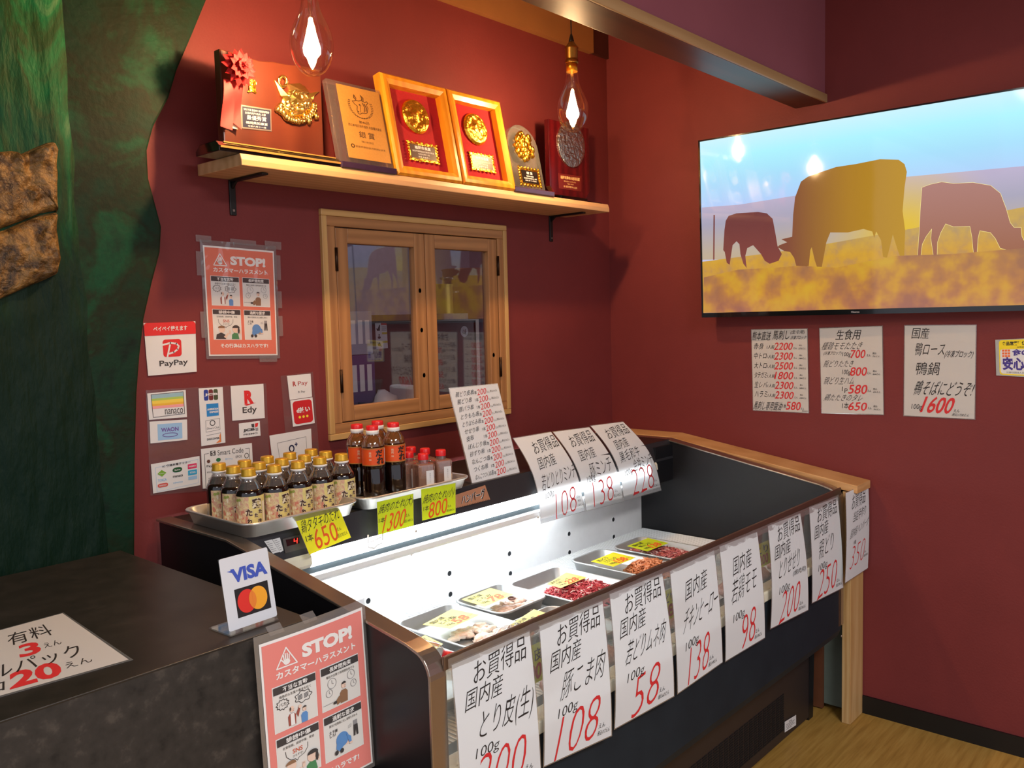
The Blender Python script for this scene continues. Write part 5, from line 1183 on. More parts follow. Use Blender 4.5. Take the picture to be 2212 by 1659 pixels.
def mince(cx_, cy_, rx, ry, h, z0, n, col, label, seed, thick=0.0021):
    rnd = random.Random(seed); mb = MB()
    mb.blob((cx_, cy_, z0 + h * 0.36), (rx * 0.80, ry * 0.80, h * 0.35), 16, 0, 0.1, seed)
    for k in range(n):
        a = rnd.uniform(0, 2 * PI); r_ = math.sqrt(rnd.random())
        x = cx_ + rx * r_ * math.cos(a); y = cy_ + ry * r_ * math.sin(a)
        z = z0 + 0.003 + h * (1 - r_ ** 2.6) * rnd.uniform(0.70, 1.0)
        d = rnd.uniform(0, 2 * PI); L = rnd.uniform(0.012, 0.028); cv = rnd.uniform(-1.2, 1.2); pts = []
        for q_ in range(4):
            t = q_ / 3 - 0.5; dd = d + cv * t
            pts.append((x + L * t * math.cos(dd), y + L * t * math.sin(dd), max(z0 + thick, z + rnd.uniform(-0.002, 0.003) - abs(t) * 0.003)))
        mb.tube(pts, thick * rnd.uniform(0.8, 1.15), 5, 0 if rnd.random() < 0.82 else 1)
    return tag(mesh_obj('minced_meat', mb, col, loc=(cx_, cy_, z0)), label, 'minced meat', 'minced meats in the trays')
mt = lambda nm, c: blotch(nm, [srgb(*[max(0, x - 26) for x in c]), srgb(*c), srgb(*[min(255, x + 30) for x in c])], 60, rough=0.35, detail=4)
FATW = mt('meat_fat', (232, 190, 184))
mince(-1.005, -0.595, 0.103, 0.128, 0.038, TZ_ + 0.003, 1150, [mt('mince_red', (186, 62, 72)), FATW], 'bright red mince heaped in the middle tray', 4)
mince(-0.512, -0.570, 0.076, 0.145, 0.030, TZ_ + 0.003, 1150, [mt('mince_pink', (178, 92, 90)), FATW], 'pinkish brown mince in the far corner tray', 5)
mince(-0.712, -0.635, 0.062, 0.085, 0.050, TZ_ + 0.003, 520, [mt('mince_orange', (206, 130, 86)), mt('mince_orange_pale', (226, 160, 120))], 'orange mound of minced chicken in its tray', 6, 0.003)
def pieces(pts, size, mats, label, cat, z0, seed, flat=0.4, name='meat_pieces', group=None):
    rnd = random.Random(seed); mb = MB()
    for k, (x, y) in enumerate(pts):
        mb.blob((x, y, z0 + size * flat * (1.25 + 0.5 * rnd.random())), (size * rnd.uniform(0.8, 1.3), size * rnd.uniform(0.7, 1.2), size * flat), 12, k % len(mats), 0.4, seed + k * 3.1)
    o = mesh_obj(name, mb, mats, loc=(pts[0][0], pts[0][1], z0)); return tag(o, label, cat, group, 'stuff')
rnd = random.Random(2)
pieces([(-1.49 + rnd.uniform(-0.06, 0.09), -0.58 + rnd.uniform(-0.11, 0.05)) for _ in range(46)], 0.018, [mt('fat_pale', (232, 206, 190)), mt('fat_cream', (226, 218, 206))], 'pale fatty meat trimmings in the left tray', 'meat', TZ_ + 0.007, 11)
pieces([(-1.455 + rnd.uniform(-0.045, 0.05), -0.685 + rnd.uniform(-0.025, 0.03)) for _ in range(18)], 0.022, [mt('meat_rosy', (226, 140, 124)), mt('meat_red', (204, 92, 92)), mt('fat_pale2', (236, 214, 198))], 'rosy meat pieces in a clear bag at the front of the left tray', 'meat', TZ_ + 0.018, 21)
pieces([(-1.24 + rnd.uniform(-0.05, 0.065), -0.52 + rnd.uniform(-0.03, 0.06)) for _ in range(44)], 0.015, [mt('skin_beige', (206, 178, 162)), mt('skin_pink', (216, 184, 176))], 'beige chicken skin in the short tray', 'meat', TZ_ + 0.006, 31)
tag(mesh_obj('rubber_ring', MB().tube([(-1.235 + 0.009 * math.cos(2 * PI * k / 14), -0.500 + 0.009 * math.sin(2 * PI * k / 14), TZ_ + 0.040) for k in range(14)], 0.003, 6, 0, True), plain('ring_brown', srgb(120, 88, 80), 0.5), loc=(-1.235, -0.5, TZ_ + 0.037)), 'small brown ring lying on the beige chicken skin', 'ring')
pieces([(-1.28 + rnd.uniform(-0.07, 0.08), -0.70 + rnd.uniform(-0.06, 0.07)) for _ in range(22)], 0.019, [mt('slice_pink', (216, 150, 142)), mt('slice_orange', (222, 140, 74)), mt('slice_white', (236, 214, 206))], 'sliced meat with orange edges in the front tray', 'meat', TZ_ + 0.006, 41, 0.35)
bag = MB()
bag.surf(lambda i, j: (-1.455 + 0.075 * math.cos(2 * PI * i) * math.cos(PI / 2 * j) * (1 + 0.10 * math.sin(9 * i * PI)), -0.69 + 0.045 * math.sin(2 * PI * i) * math.cos(PI / 2 * j) * (1 + 0.1 * math.sin(7 * i * PI)), TZ_ + 0.012 + 0.052 * math.sin(PI / 2 * j) + 0.004 * math.sin(22 * i + 9 * j)), 40, 12)
tag(mesh_obj('plastic_bag', bag, clear('bag_film', (0.97, 0.97, 0.97, 1), 0.09, 0.1, (0.8, 0.78, 0.76, 1), 0.10), loc=(-1.455, -0.69, TZ_ + 0.012)), 'clear crinkled bag over the rosy meat in the left tray', 'bag')
st = thing('sauce_tube', (-1.66, -0.86, TZ_ + 0.03), 'clear squeeze tube with red cap lying in the front left corner', 'tube')
sa, sb = Z(945, 1400, 0.68), Z(955, 1416, 0.66)
mesh_obj('tube_body', MB().tube([sa + Vector((-0.02, 0.03, 0.01)), sa, sb], [0.010, 0.012, 0.012], 12), PETCLR, st)
mesh_obj('tube_cap', MB().tube([sb, sb + Vector((0.012, -0.014, -0.004)), sb + Vector((0.02, -0.024, -0.006))], 0.0135, 12), REDCAP, st)
# yellow price slips lying over the trays
def slip(ps, z, base, l1, l2, pr, lb):
    q = [Z(*p, z + dz) for p, dz in zip(ps, (0.006, 0.004, 0.0, 0.002))]
    s = Sheet().text(l1, 0.10, 0.10, 0.52, 0.30, 2, 2, 0.01).text(l2, 0.16, 0.36, 0.66, 0.56, 2, 2, 0.01).text('100g', 0.12, 0.68, 0.32, 0.86, 2, 2, 0.01).text(pr, 0.36, 0.56, 0.80, 0.95, 3, 2, 0.03, 0.15).text('えん', 0.82, 0.72, 0.93, 0.84, 2, 2, 0.01)
    tag(s.build('price_slip', quad_fn(*q, nrm=(0, 0, 1)), [base, base, INK, ORANGEINK], loc=mid(*q)), lb, 'price slip', 'yellow price slips on the trays')
PALEY = paper('pale_yellow_slip', srgb(246, 240, 120), 0.2, 0.1)
slip([(976, 1315.6), (1035, 1327.6), (972, 1358), (913, 1349)][::1] and [(913, 1349), (976, 1315.6), (1035, 1327.6), (972, 1358)], 0.640, PALEY, '国内産', 'とり脂', '58', 'pale yellow slip on the tray of pale fatty meat')
slip([(997, 1295), (1059, 1270), (1109, 1284), (1046, 1310.5)], 0.640, PALEY, '国内産', 'とり皮', '78', 'pale yellow slip on the short tray of chicken skin')
slip([(1180, 1262), (1223.5, 1236.7), (1268, 1247), (1211, 1270)], 0.640, PALEY, '黒毛和牛', '合挽ミンチ', '228', 'pale yellow slip on the bright red mince')
slip([(1276.5, 1212.8), (1325, 1193), (1373, 1204.5), (1325, 1224)], 0.640, YELLOW, '若どり', 'とりミンチ', '108', 'yellow slip on the tray of orange minced chicken')
slip([(1354.5, 1179.5), (1400, 1162), (1444, 1173), (1398, 1191)], 0.640, LIME, '国内産', '豚ミンチ', '138', 'lime slip on the minced pork in the far corner')
slip([(1098, 1352), (1153, 1316), (1186, 1326), (1150, 1366)], 0.638, PALEY, '国内産', '豚こま肉', '108', 'pale yellow slip on the sliced meat behind the front rail')
slip([(905, 1378), (918, 1372), (957, 1391), (940, 1404)], 0.640, PALEY, '国内産', 'とり皮', '200', 'pale yellow slip in the left corner tray')
# packs and slips standing behind the front glass, seen between the hanging cards
def pack(u, v, w, hgt, base, lb, txt):
    p = on_front(u, v, -0.03)
    q = [p + Vector((-w / 2, 0.012, hgt)), p + Vector((w / 2, 0.012, hgt)), p + Vector((w / 2, 0, 0)), p + Vector((-w / 2, 0, 0))]
    s = Sheet().text(txt[0], 0.1, 0.12, 0.9, 0.45, 2, 2, 0.02).text(txt[1], 0.2, 0.5, 0.8, 0.92, 3, 2, 0.03, 0.15)
    tag(s.build('price_slip', quad_fn(*q), [base, base, INK, REDINK], loc=p), lb, 'price slip', 'price slips behind the front glass')
pack(1153, 1478, 0.10, 0.075, YELLOW, 'yellow slip behind the glass between the two nearest cards', ('とり皮', '200'))
pack(1446, 1338, 0.09, 0.07, YELLOW, 'yellow slip behind the glass beside the 58 card', ('若どり', '58'))
pack(1652, 1222, 0.10, 0.065, YELLOW, 'yellow slip behind the glass beside the bracketed 200 card', ('とり', '200'))
pk = MB(); rnd = random.Random(9)
for k in range(9):
    x = -1.72 + k * 0.165
    c_ = (x, -0.93, FLZ + 0.0235)
    t = tag(mesh_obj('meat_pack', MB().blob(c_, (0.06, 0.035, 0.022), 14, 0, 0.25, k * 2.3), [mt('packed_meat', (196, 150, 140))], loc=(x, -0.93, FLZ)), 'small clear wrapped meat pack on the grille behind the front glass', 'meat pack', 'wrapped meat packs along the front of the case')

# ================================================================ bottles on the back deck
tray(-2.022, -1.692, -0.415, -0.115, 0.956, 0.036, 'silver tray under the fifteen gold capped sauce bottles', 'serving trays on the deck', 'serving_tray', r=0.04, flare=0.016)
tray(-1.680, -1.285, -0.410, -0.160, 0.956, 0.034, 'silver tray under the red capped bottles and jars', 'serving trays on the deck', 'serving_tray', r=0.04, flare=0.016)
BZ = 0.9585
LABEL = blotch('sauce_label_picture', [srgb(196, 158, 130), srgb(222, 204, 150), srgb(206, 150, 130), srgb(228, 214, 164)], 90, rough=0.45, detail=5)
LABY = plain('sauce_label_yellow', srgb(224, 206, 128), 0.45, var=0.08, scale=60)
LABP = ink('label_pink', 206, 128, 106); LABG = ink('label_green', 150, 160, 76); LABC = ink('label_cream', 236, 222, 190); LABK = ink('label_brown', 60, 22, 16)
def cyl_fn(r_, z0, z1, a0, a1):
    def fn(x, y, h):
        a = a0 + (a1 - a0) * x
        return Vector(((r_ + h) * math.sin(a), -(r_ + h) * math.cos(a), z1 + (z0 - z1) * y))
    return fn
def soft(pts, k=4):
    out = []
    for i in range(len(pts) - 1):
        for j in range(k):
            t = j / k; out.append((pts[i][0] * (1 - t) + pts[i + 1][0] * t, pts[i][1] * (1 - t) + pts[i + 1][1] * t))
    return out + [pts[-1]]
def label_on(nm, s, r_, z0, z1, a0, a1, mats, par, g=0.00045):
    # artwork is cut finely enough to follow the curve
    base = cyl_fn(r_, z0, z1, a0, a1); return s.build(nm, base, mats, 24, 1, parent=par, thick=0.0003, gap=g)
def small_bottle(label):
    t = thing('sauce_bottle', (0, 0, 0), label, 'bottle', 'gold capped sauce bottles')
    r_ = 0.0325
    mesh_obj('bottle_body', MB().lathe([(0.024, 0), (0.031, 0.003), (r_, 0.010), (r_, 0.078), (0.0315, 0.084), (0.0285, 0.092)], (0, 0, 0), 28).lathe([(0.0001, 0.092), (0.0284, 0.092)], (0, 0, 0), 28, 0, True, False), SOY, t)
    nk = mesh_obj('bottle_shoulder', MB().lathe([(0.0286, 0.0905), (0.024, 0.100), (0.0195, 0.108), (0.0165, 0.115), (0.0160, 0.121)], (0, 0, 0), 28, 0, True, False), PETCLR, t)
    mesh_obj('liquid', MB().lathe([(0.0275, 0.0915), (0.0215, 0.101), (0.018, 0.106), (0.0001, 0.1062)], (0, 0, 0), 24, 0, True, False), SOY, nk)
    cp = mesh_obj('cap', MB().lathe([(0.0180, 0.122), (0.0182, 0.124), (0.0168, 0.127), (0.0168, 0.137), (0.0158, 0.1395), (0.0125, 0.140), (0.0001, 0.1395)], (0, 0, 0), 28), GOLDCAP, t)
    mesh_obj('cap_ring', MB().lathe([(0.0168, 0.1165), (0.0186, 0.118), (0.0186, 0.1215), (0.0168, 0.122)], (0, 0, 0), 28, 0, True, False), WHITEPL, cp)
    s = Sheet()
    s.bands(0.0, 0.0, 0.44, 1, 1, 1, 14)
    rn = random.Random(8)
    for k in range(16):
        cx_, cy_ = rn.uniform(0.04, 0.42), rn.uniform(0.14, 0.92)
        s.ell(cx_, cy_, rn.uniform(0.02, 0.05), rn.uniform(0.03, 0.08), (3, 5, 3, 6)[k % 4], 2, 9)
    s.ell(0.12, 0.12, 0.05, 0.05, 4, 3, 9).ell(0.2, 0.10, 0.04, 0.05, 4, 3, 9).ell(0.38, 0.78, 0.03, 0.16, 3, 3, 9)
    for tx, x0, y0, x1, y1 in (('鶏', 0.52, 0.07, 0.78, 0.40), ('た', 0.36, 0.40, 0.52, 0.64), ('た', 0.68, 0.45, 0.79, 0.59), ('れ', 0.38, 0.72, 0.52, 0.96), ('た', 0.57, 0.56, 0.66, 0.70), ('き', 0.66, 0.76, 0.77, 0.92)):
        s.text(tx, x0 - 0.008, y0 - 0.014, x1 + 0.008, y1 + 0.014, 6, 3, 0.075); s.text(tx, x0, y0, x1, y1, 2, 4, 0.022 if tx == '鶏' else 0.04)
    s.bands(0.82, 0.2, 0.92, 0.9, 6, 2, 4)
    label_on('label', s, r_ + 0.0004, 0.006, 0.077, -1.35, 1.35, [LABY, LABEL, LABK, LABP, LABG, LABC, LABC], t)
    return t
CAPS = [(473, 999), (504, 1005), (536.6, 1010), (532.5, 995), (562.6, 998), (596, 1004), (580.5, 985), (611.5, 989.6), (648, 996), (630, 977), (662, 982), (695, 987), (678, 969), (708, 974), (742.5, 980)]
ROTS = [0.75, 0.42, 0.16, 0.4, 0.3, 0.45, 0.3, 0.5, 0.45, 0.3, 0.4, 0.40, 0.2, 0.3, 0.30]
COLN = ['leftmost column', 'second column from the left', 'middle column', 'fourth column from the left', 'rightmost column']
proto = None
for k, (u, v) in enumerate(CAPS):
    p = Z(u, v, BZ + 0.140)
    lb = 'gold capped sauce bottle in the %s, %s row of its tray' % (COLN[k // 3], ('back', 'middle', 'front')[k % 3])
    o = small_bottle(lb) if proto is None else copy_tree(proto)
    proto = proto or o
    if k: o['label'] = lb
    col, row = k // 3, k % 3
    x = -1.945 + 0.0665 * col; y = -0.176 - 0.0665 * row
    o.location = (0.55 * x + 0.45 * p.x, 0.55 * y + 0.45 * p.y, BZ)
    o.rotation_euler = (0, 0, -0.62 + ROTS[k])
# tall red capped bottles
OR = plain('label_orange', srgb(226, 84, 28), 0.4, var=0.05); KR = ink('label_kraft', 176, 118, 56)
def tall_bottle(label):
    t = thing('sauce_bottle', (0, 0, 0), label, 'bottle', 'tall red capped sauce bottles')
    r_ = 0.031
    mesh_obj('bottle_body', MB().lathe([(0.024, 0), (0.030, 0.004), (r_, 0.012), (r_, 0.076), (0.0298, 0.079), (0.0298, 0.083), (r_, 0.086), (r_, 0.142)], (0, 0, 0), 28), SOY, t)
    sh = mesh_obj('bottle_shoulder', MB().lathe([(r_, 0.1415), (0.029, 0.152), (0.024, 0.162), (0.019, 0.169), (0.0165, 0.172), (0.0165, 0.176)], (0, 0, 0), 28, 0, True, False), AMBER, t)
    mesh_obj('liquid', MB().lathe([(0.0295, 0.142), (0.0265, 0.148), (0.0001, 0.149)], (0, 0, 0), 24, 0, True, False), SOY, sh)
    cp = mesh_obj('cap', MB().lathe([(0.0165, 0.184), (0.0165, 0.195), (0.0150, 0.197), (0.0001, 0.197)], (0, 0, 0), 28, 0, True, False), REDCAP, t)
    mesh_obj('cap_ring', MB().lathe([(0.017, 0.174), (0.0178, 0.175), (0.0178, 0.183), (0.0166, 0.1845)], (0, 0, 0), 28, 0, True, False), WHITEPL, cp)
    s = Sheet().bands(0, 0, 1, 0.06, 1, 1, 26).bands(0, 0.94, 1, 1, 1, 1, 26).rect(0.93, 0.05, 1, 0.95, 3, 1)
    s.text('たれ', 0, 0, 0.001, 0.001, 2, 1) if False else None
    s.text('だ', 0.56, 0.10, 0.80, 0.48, 2, 2, 0.045, 0.1).text('れ', 0.58, 0.50, 0.86, 0.92, 2, 2, 0.045, 0.1)
    s.text('焼\n肉', 0.34, 0.2, 0.42, 0.5, 4, 2).text('特製', 0.34, 0.6, 0.42, 0.7, 4, 2)
    label_on('label', s, r_ + 0.0004, 0.090, 0.138, -1.35, 1.35, [OR, KR, INK, STICKER, LABC], t)
    return t
TALL = [((770.5, 916), 'tall red capped bottle at the left of its group'), ((803.6, 919), 'tall red capped bottle at the front left of its group'), ((815, 908.6), 'tall red capped bottle behind the others of its group'), ((849, 912.5), 'tall red capped bottle at the right of its group')]
proto = None
for k, ((u, v), lb) in enumerate(TALL):
    o = tall_bottle(lb) if proto is None else copy_tree(proto)
    proto = proto or o; o['label'] = lb
    p = Z(u, v, BZ + 0.197)
    o.location = (p.x, p.y, BZ); o.rotation_euler = (0, 0, -0.62 + (0.35, 0.0, 0.0, 0.1)[k])
# square jars
def jar(label):
    t = thing('sauce_jar', (0, 0, 0), label, 'jar', 'small square red capped jars')
    w = 0.0255
    mesh_obj('jar_body', MB().box(-w, w, -w, w, 0.0, 0.080), JARP, t, bevel=0.008, seg=3)
    mesh_obj('sauce', MB().box(-w + 0.002, w - 0.002, -w + 0.002, w - 0.002, 0.002, 0.046), SOY, t, bevel=0.006)
    sm = MB(); rn = random.Random(4)
    for k in range(9):
        a = rn.uniform(0.05, 0.95); z = rn.uniform(0.05, 0.075)
        sm.box(-w + 0.0012 + 2 * (w - 0.004) * a, -w + 0.0012 + 2 * (w - 0.004) * a + 0.004, -w + 0.001, -w + 0.0016, 0.046, z)
        sm.box(-w + 0.001, -w + 0.0016, -w + 0.0012 + 2 * (w - 0.004) * a, -w + 0.0012 + 2 * (w - 0.004) * a + 0.004, 0.046, z)
    mesh_obj('sauce_smear', sm, plain('smear_brown', srgb(112, 58, 26), 0.3), t)
    cp = mesh_obj('cap', MB().lathe([(0.0150, 0.089), (0.0150, 0.104), (0.0135, 0.106), (0.0001, 0.106)], (0, 0, 0), 26, 0, True, False), REDCAP, t)
    mesh_obj('neck', MB().lathe([(0.0138, 0.079), (0.0138, 0.090)], (0, 0, 0), 22, 0, True, False), PETCLR, t)
    fq = quad_fn((-0.004, -w - 0.0004, 0.060), (0.019, -w - 0.0004, 0.060), (0.019, -w - 0.0004, 0.006), (-0.004, -w - 0.0004, 0.006))
    Sheet().text('焼\n肉\nの\nた\nれ', 0.42, 0.12, 0.58, 0.62, 1, 1).text('小', 0.46, 0.78, 0.58, 0.84, 1, 1).build('label', fq, [STICKER, GREYP], parent=t, thick=0.0002)
    return t
JARS = [((-1.412, -0.338), 'square red capped jar in the front row, left of two'), ((-1.336, -0.330), 'square red capped jar in the front row, at the right end'), ((-1.412, -0.276), 'square red capped jar in the second row, left of two'), ((-1.342, -0.270), 'square red capped jar in the second row, right of two'), ((-1.345, -0.212), 'square red capped jar in the back row, right of two'), ((-1.405, -0.214), 'square red capped jar in the back row, beside the tall bottles')]
proto = None
for k, ((x, y), lb) in enumerate(JARS):
    o = jar(lb) if proto is None else copy_tree(proto)
    proto = proto or o; o['label'] = lb
    o.location = (x, y, BZ); o.rotation_euler = (0, 0, -0.30)

# ================================================================ checkout counter at the left
CZ = 0.91
cr_ = Z(670, 1335, CZ); cbk = Z(297, 1193, CZ)
cx1 = cr_.x; cy0 = cr_.y; cyb = -0.075
ct = thing('checkout_counter', (cx1 - 0.7, (cy0 + cyb) / 2, 0), 'dark mottled stone checkout counter at the left of the case', 'counter')
mesh_obj('counter_top', MB().box(-3.6, cx1, cy0, cyb, CZ - 0.0035, CZ), STONETOP, ct, bevel=0.001)
mesh_obj('counter_body', MB().box(-3.6, cx1 - 0.001, cy0 + 0.001, cyb, 0, CZ - 0.0035), STONE, ct)
# price sheet lying on the counter
q = [Z(u, v, CZ + 0.001) for u, v in ((-120, 1393), (137, 1323), (288, 1425), (-300, 1590))]
s = Sheet().rect(0.008, 0.012, 0.985, 0.985, 1, 1)
s.text('有料', 0.50, 0.12, 0.80, 0.33, 2, 2, 0.0).text('3', 0.56, 0.36, 0.68, 0.56, 3, 2, 0.03).text('えん', 0.70, 0.43, 0.80, 0.51, 2, 2, 0.0).text('ールパック', 0.30, 0.57, 0.86, 0.76, 2, 2, 0.0).text('1コ', 0.36, 0.82, 0.48, 0.93, 2, 2, 0.0).text('20', 0.50, 0.73, 0.72, 0.95, 3, 2, 0.04).text('えん', 0.74, 0.80, 0.86, 0.88, 2, 2, 0.0)
tag(s.build('price_sheet', quad_fn(*q), CARDMATS(PAPERW), loc=mid(*q)), 'laminated handwritten bag price sheet lying flat on the counter', 'price sheet')
# card brand stand
cdq = [None] * 4
bl, br = Z(496, 1373, CZ + 0.002), Z(600, 1337, CZ + 0.002)
hgt = 0.128
fwd = Vector((0, 1, 0))
nrm_ = (br - bl).cross(Vector((0, 0, 1))).normalized()
tl = bl + Vector((0, 0, hgt)) - nrm_ * 0.022; tr = br + Vector((0, 0, hgt)) - nrm_ * 0.022
sd = thing('card_sign_stand', mid(bl, br), 'small white payment card sign on a clear L shaped stand on the counter', 'sign')
fq = quad_fn(tl, tr, br, bl)
s = Sheet().rrect(0, 0, 1, 0.955, 0.04, 0.03, 1, 1)
s.poly([(0.12, 0.185), (0.26, 0.185), (0.36, 0.33), (0.30, 0.35), (0.24, 0.22)], 2, 2)
s.text('VISA', 0.19, 0.165, 0.93, 0.355, 2, 3, 0.045, -0.0).rect(0.21, 0.44, 0.90, 0.82, 3, 2).ell(0.43, 0.63, 0.19, 0.155, 4, 3, 36).ell(0.66, 0.63, 0.19, 0.155, 5, 4, 36)
ov = []
for k in range(13):
    t = -0.93 + 1.86 * k / 12; ov.append((0.43 + 0.19 * math.cos(t), 0.63 + 0.155 * math.sin(t)))
for k in range(13):
    t = PI - 0.93 + 1.86 * k / 12; ov.append((0.66 + 0.19 * math.cos(t), 0.63 + 0.155 * math.sin(t)))
s.poly(ov, 6, 5)
s.build('sign_face', fq, [ACRYL, paper('sign_white', srgb(228, 230, 236), 0.4, 0.1), ink('visa_blue', 62, 86, 186), plain('sign_black', srgb(30, 26, 26), 0.4, var=0), ink('circle_red', 222, 44, 34), ink('circle_orange', 244, 166, 38), ink('circle_overlap', 232, 130, 44)], parent=sd, thick=0.0018)
bkv = -nrm_ * 0.062
mesh_obj('stand_foot', MB().hexa([bl + nrm_ * 0.003 + Vector((0, 0, -0.0015)), br + nrm_ * 0.003 + Vector((0, 0, -0.0015)), br + bkv + Vector((0, 0, -0.0015)), bl + bkv + Vector((0, 0, -0.0015)), bl + nrm_ * 0.003 + Vector((0, 0, 0.0010)), br + nrm_ * 0.003 + Vector((0, 0, 0.0010)), br + bkv + Vector((0, 0, 0.0010)), bl + bkv + Vector((0, 0, 0.0010))]), ACRYL, sd)

# ================================================================ printed notices
def person_man(s, x, y, k, coat, hair, bald=False):
    s.poly([(x - 0.9 * k, y + 2.6 * k), (x - 1.0 * k, y + 1.1 * k), (x - 0.5 * k, y + 0.7 * k), (x + 0.5 * k, y + 0.7 * k), (x + 1.0 * k, y + 1.1 * k), (x + 0.9 * k, y + 2.6 * k)], coat, 4)
    s.ell(x, y, 0.55 * k, 0.5 * k, 9, 5, 14)
    if bald: s.ell(x - 0.42 * k, y - 0.1 * k, 0.18 * k, 0.3 * k, hair, 6, 10)
    else: s.ell(x, y - 0.22 * k, 0.58 * k, 0.34 * k, hair, 6, 14, PI, 2 * PI)
    s.ell(x + 0.12 * k, y + 0.02 * k, 0.05 * k, 0.05 * k, 4, 7, 7).ell(x + 0.34 * k, y + 0.02 * k, 0.05 * k, 0.05 * k, 4, 7, 7).ell(x + 0.2 * k, y + 0.27 * k, 0.12 * k, 0.06 * k, 10, 7, 8)
def poster_art(pale):
    """salmon warning notice with four comic panels"""
    s = Sheet(); A = 0.716
    s.rect(0.035, 0.045, 0.965, 0.972, 2, 1).rect(0.052, 0.06, 0.948, 0.96, 3, 2)
    s.line([(0.24, 0.105), (0.325, 0.205), (0.155, 0.205)], 0.010, 2, 3, A, True)
    s.ell(0.24, 0.182, 0.028, 0.016, 2, 3, 12)
    for dx, dy, l in ((-0.020, 0.0, 0.034), (-0.008, 0, 0.042), (0.005, 0, 0.040), (0.018, 0, 0.032)): s.line([(0.24 + dx, 0.178), (0.24 + dx * 1.25, 0.178 - l)], 0.010, 2, 3, A)
    s.line([(0.222, 0.186), (0.196, 0.164)], 0.010, 2, 3, A)
    s.text('STOP!', 0.37, 0.118, 0.84, 0.196, 2, 3, 0.055).text('カスタマーハラスメント', 0.145, 0.222, 0.865, 0.262, 2, 3, 0.035)
    s.text('その行為はカスハラです!', 0.19, 0.868, 0.83, 0.905, 2, 3, 0.035)
    pan = [(0.105, 0.295, 0.475, 0.545, '不当な言動', '侮辱的な言葉や暴言を吐く'), (0.515, 0.295, 0.885, 0.545, '長時間拘束', '電話や店頭で長時間拘束する'), (0.105, 0.575, 0.475, 0.835, '誹謗中傷', '名誉毀損、誹謗中傷、脅迫'), (0.515, 0.575, 0.885, 0.835, '過剰な要求', '要求が従業員に対し謝罪を求める')]
    for k, (x0, y0, x1, y1, a, b) in enumerate(pan):
        s.rect(x0, y0, x1, y1, 2, 2.5).rect(x0 + 0.006, y0 + 0.004, x1 - 0.006, y0 + 0.044, 4, 4).rect(x0 + 0.006, y0 + 0.047, x1 - 0.006, y1 - 0.004, 5, 3)
        s.text(a, x0 + 0.08, y0 + 0.010, x1 - 0.08, y0 + 0.039, 2, 5, 0.02); s.text(b, x0 + 0.05, y0 + 0.056, x1 - 0.05, y0 + 0.071, 6, 4)
    # panel 1: shouting man and clerk
    x0, y0 = 0.105, 0.295
    sp_ = [(x0 + 0.075 + (0.055 if k % 2 else 0.042) * math.cos(2 * PI * k / 22), y0 + 0.105 + (0.030 if k % 2 else 0.023) * math.sin(2 * PI * k / 22)) for k in range(22)]
    s.line(sp_, 0.005, 6, 4, A, True); s.text('バカ', x0 + 0.045, y0 + 0.095, x0 + 0.105, y0 + 0.115, 6, 4)
    cl = [(x0 + 0.25 + (0.068 + 0.008 * math.cos(7 * 2 * PI * k / 42)) * math.cos(2 * PI * k / 42), y0 + 0.105 + (0.030 + 0.004 * math.cos(7 * 2 * PI * k / 42)) * math.sin(2 * PI * k / 42)) for k in range(42)]
    s.line(cl, 0.005, 6, 4, A, True)
    for cx_ in (0.222, 0.275):
        for j in range(4): s.line([(x0 + cx_ - 0.018, y0 + 0.095 + 0.007 * j), (x0 + cx_ + 0.018, y0 + 0.092 + 0.007 * j)], 0.005, 6, 4, A)
    person_man(s, x0 + 0.145, y0 + 0.148, 0.034, 7, 6, True); s.poly([(x0 + 0.130, y0 + 0.172), (x0 + 0.162, y0 + 0.172), (x0 + 0.165, y0 + 0.236), (x0 + 0.13, y0 + 0.236)], 2, 5)
    s.poly([(x0 + 0.18, y0 + 0.18), (x0 + 0.205, y0 + 0.150), (x0 + 0.218, y0 + 0.155), (x0 + 0.195, y0 + 0.205)], 7, 5).ell(x0 + 0.212, y0 + 0.150, 0.014, 0.010, 9, 6, 8)
    person_man(s, x0 + 0.25, y0 + 0.172, 0.029, 8, 4)
    # panel 2: man at a desk with clocks
    x0 = 0.515
    for cx_, cy_, r_ in ((0.10, 0.105, 0.040), (0.285, 0.100, 0.036), (0.07, 0.155, 0.030), (0.305, 0.155, 0.028)):
        s.ring(x0 + cx_, y0 + cy_, r_, r_ * A, 0.004, 11, 4, A); s.line([(x0 + cx_, y0 + cy_ - r_ * 0.45), (x0 + cx_, y0 + cy_), (x0 + cx_ + r_ * 0.35, y0 + cy_ + 0.004)], 0.004, 11, 4, A)
    person_man(s, x0 + 0.205, y0 + 0.140, 0.038, 12, 4); s.poly([(x0 + 0.12, y0 + 0.215), (x0 + 0.16, y0 + 0.19), (x0 + 0.18, y0 + 0.225), (x0 + 0.14, y0 + 0.238)], 12, 5).ell(x0 + 0.115, y0 + 0.218, 0.018, 0.009, 4, 6, 8)
    s.line([(x0 + 0.01, y0 + 0.215), (x0 + 0.10, y0 + 0.214)], 0.004, 11, 4, A)
    # panel 3: speech bubble, two people
    x0, y0 = 0.105, 0.575
    s.text('SNS', x0 + 0.13, y0 + 0.088, x0 + 0.215, y0 + 0.112, 10, 4, 0.01).text('さらすぞ!', x0 + 0.13, y0 + 0.120, x0 + 0.215, y0 + 0.132, 6, 4)
    s.line([(x0 + 0.07, y0 + 0.085), (x0 + 0.075, y0 + 0.115), (x0 + 0.11, y0 + 0.14), (x0 + 0.15, y0 + 0.145), (x0 + 0.165, y0 + 0.158), (x0 + 0.18, y0 + 0.145), (x0 + 0.23, y0 + 0.135), (x0 + 0.26, y0 + 0.11), (x0 + 0.262, y0 + 0.085)], 0.004, 6, 4, A)
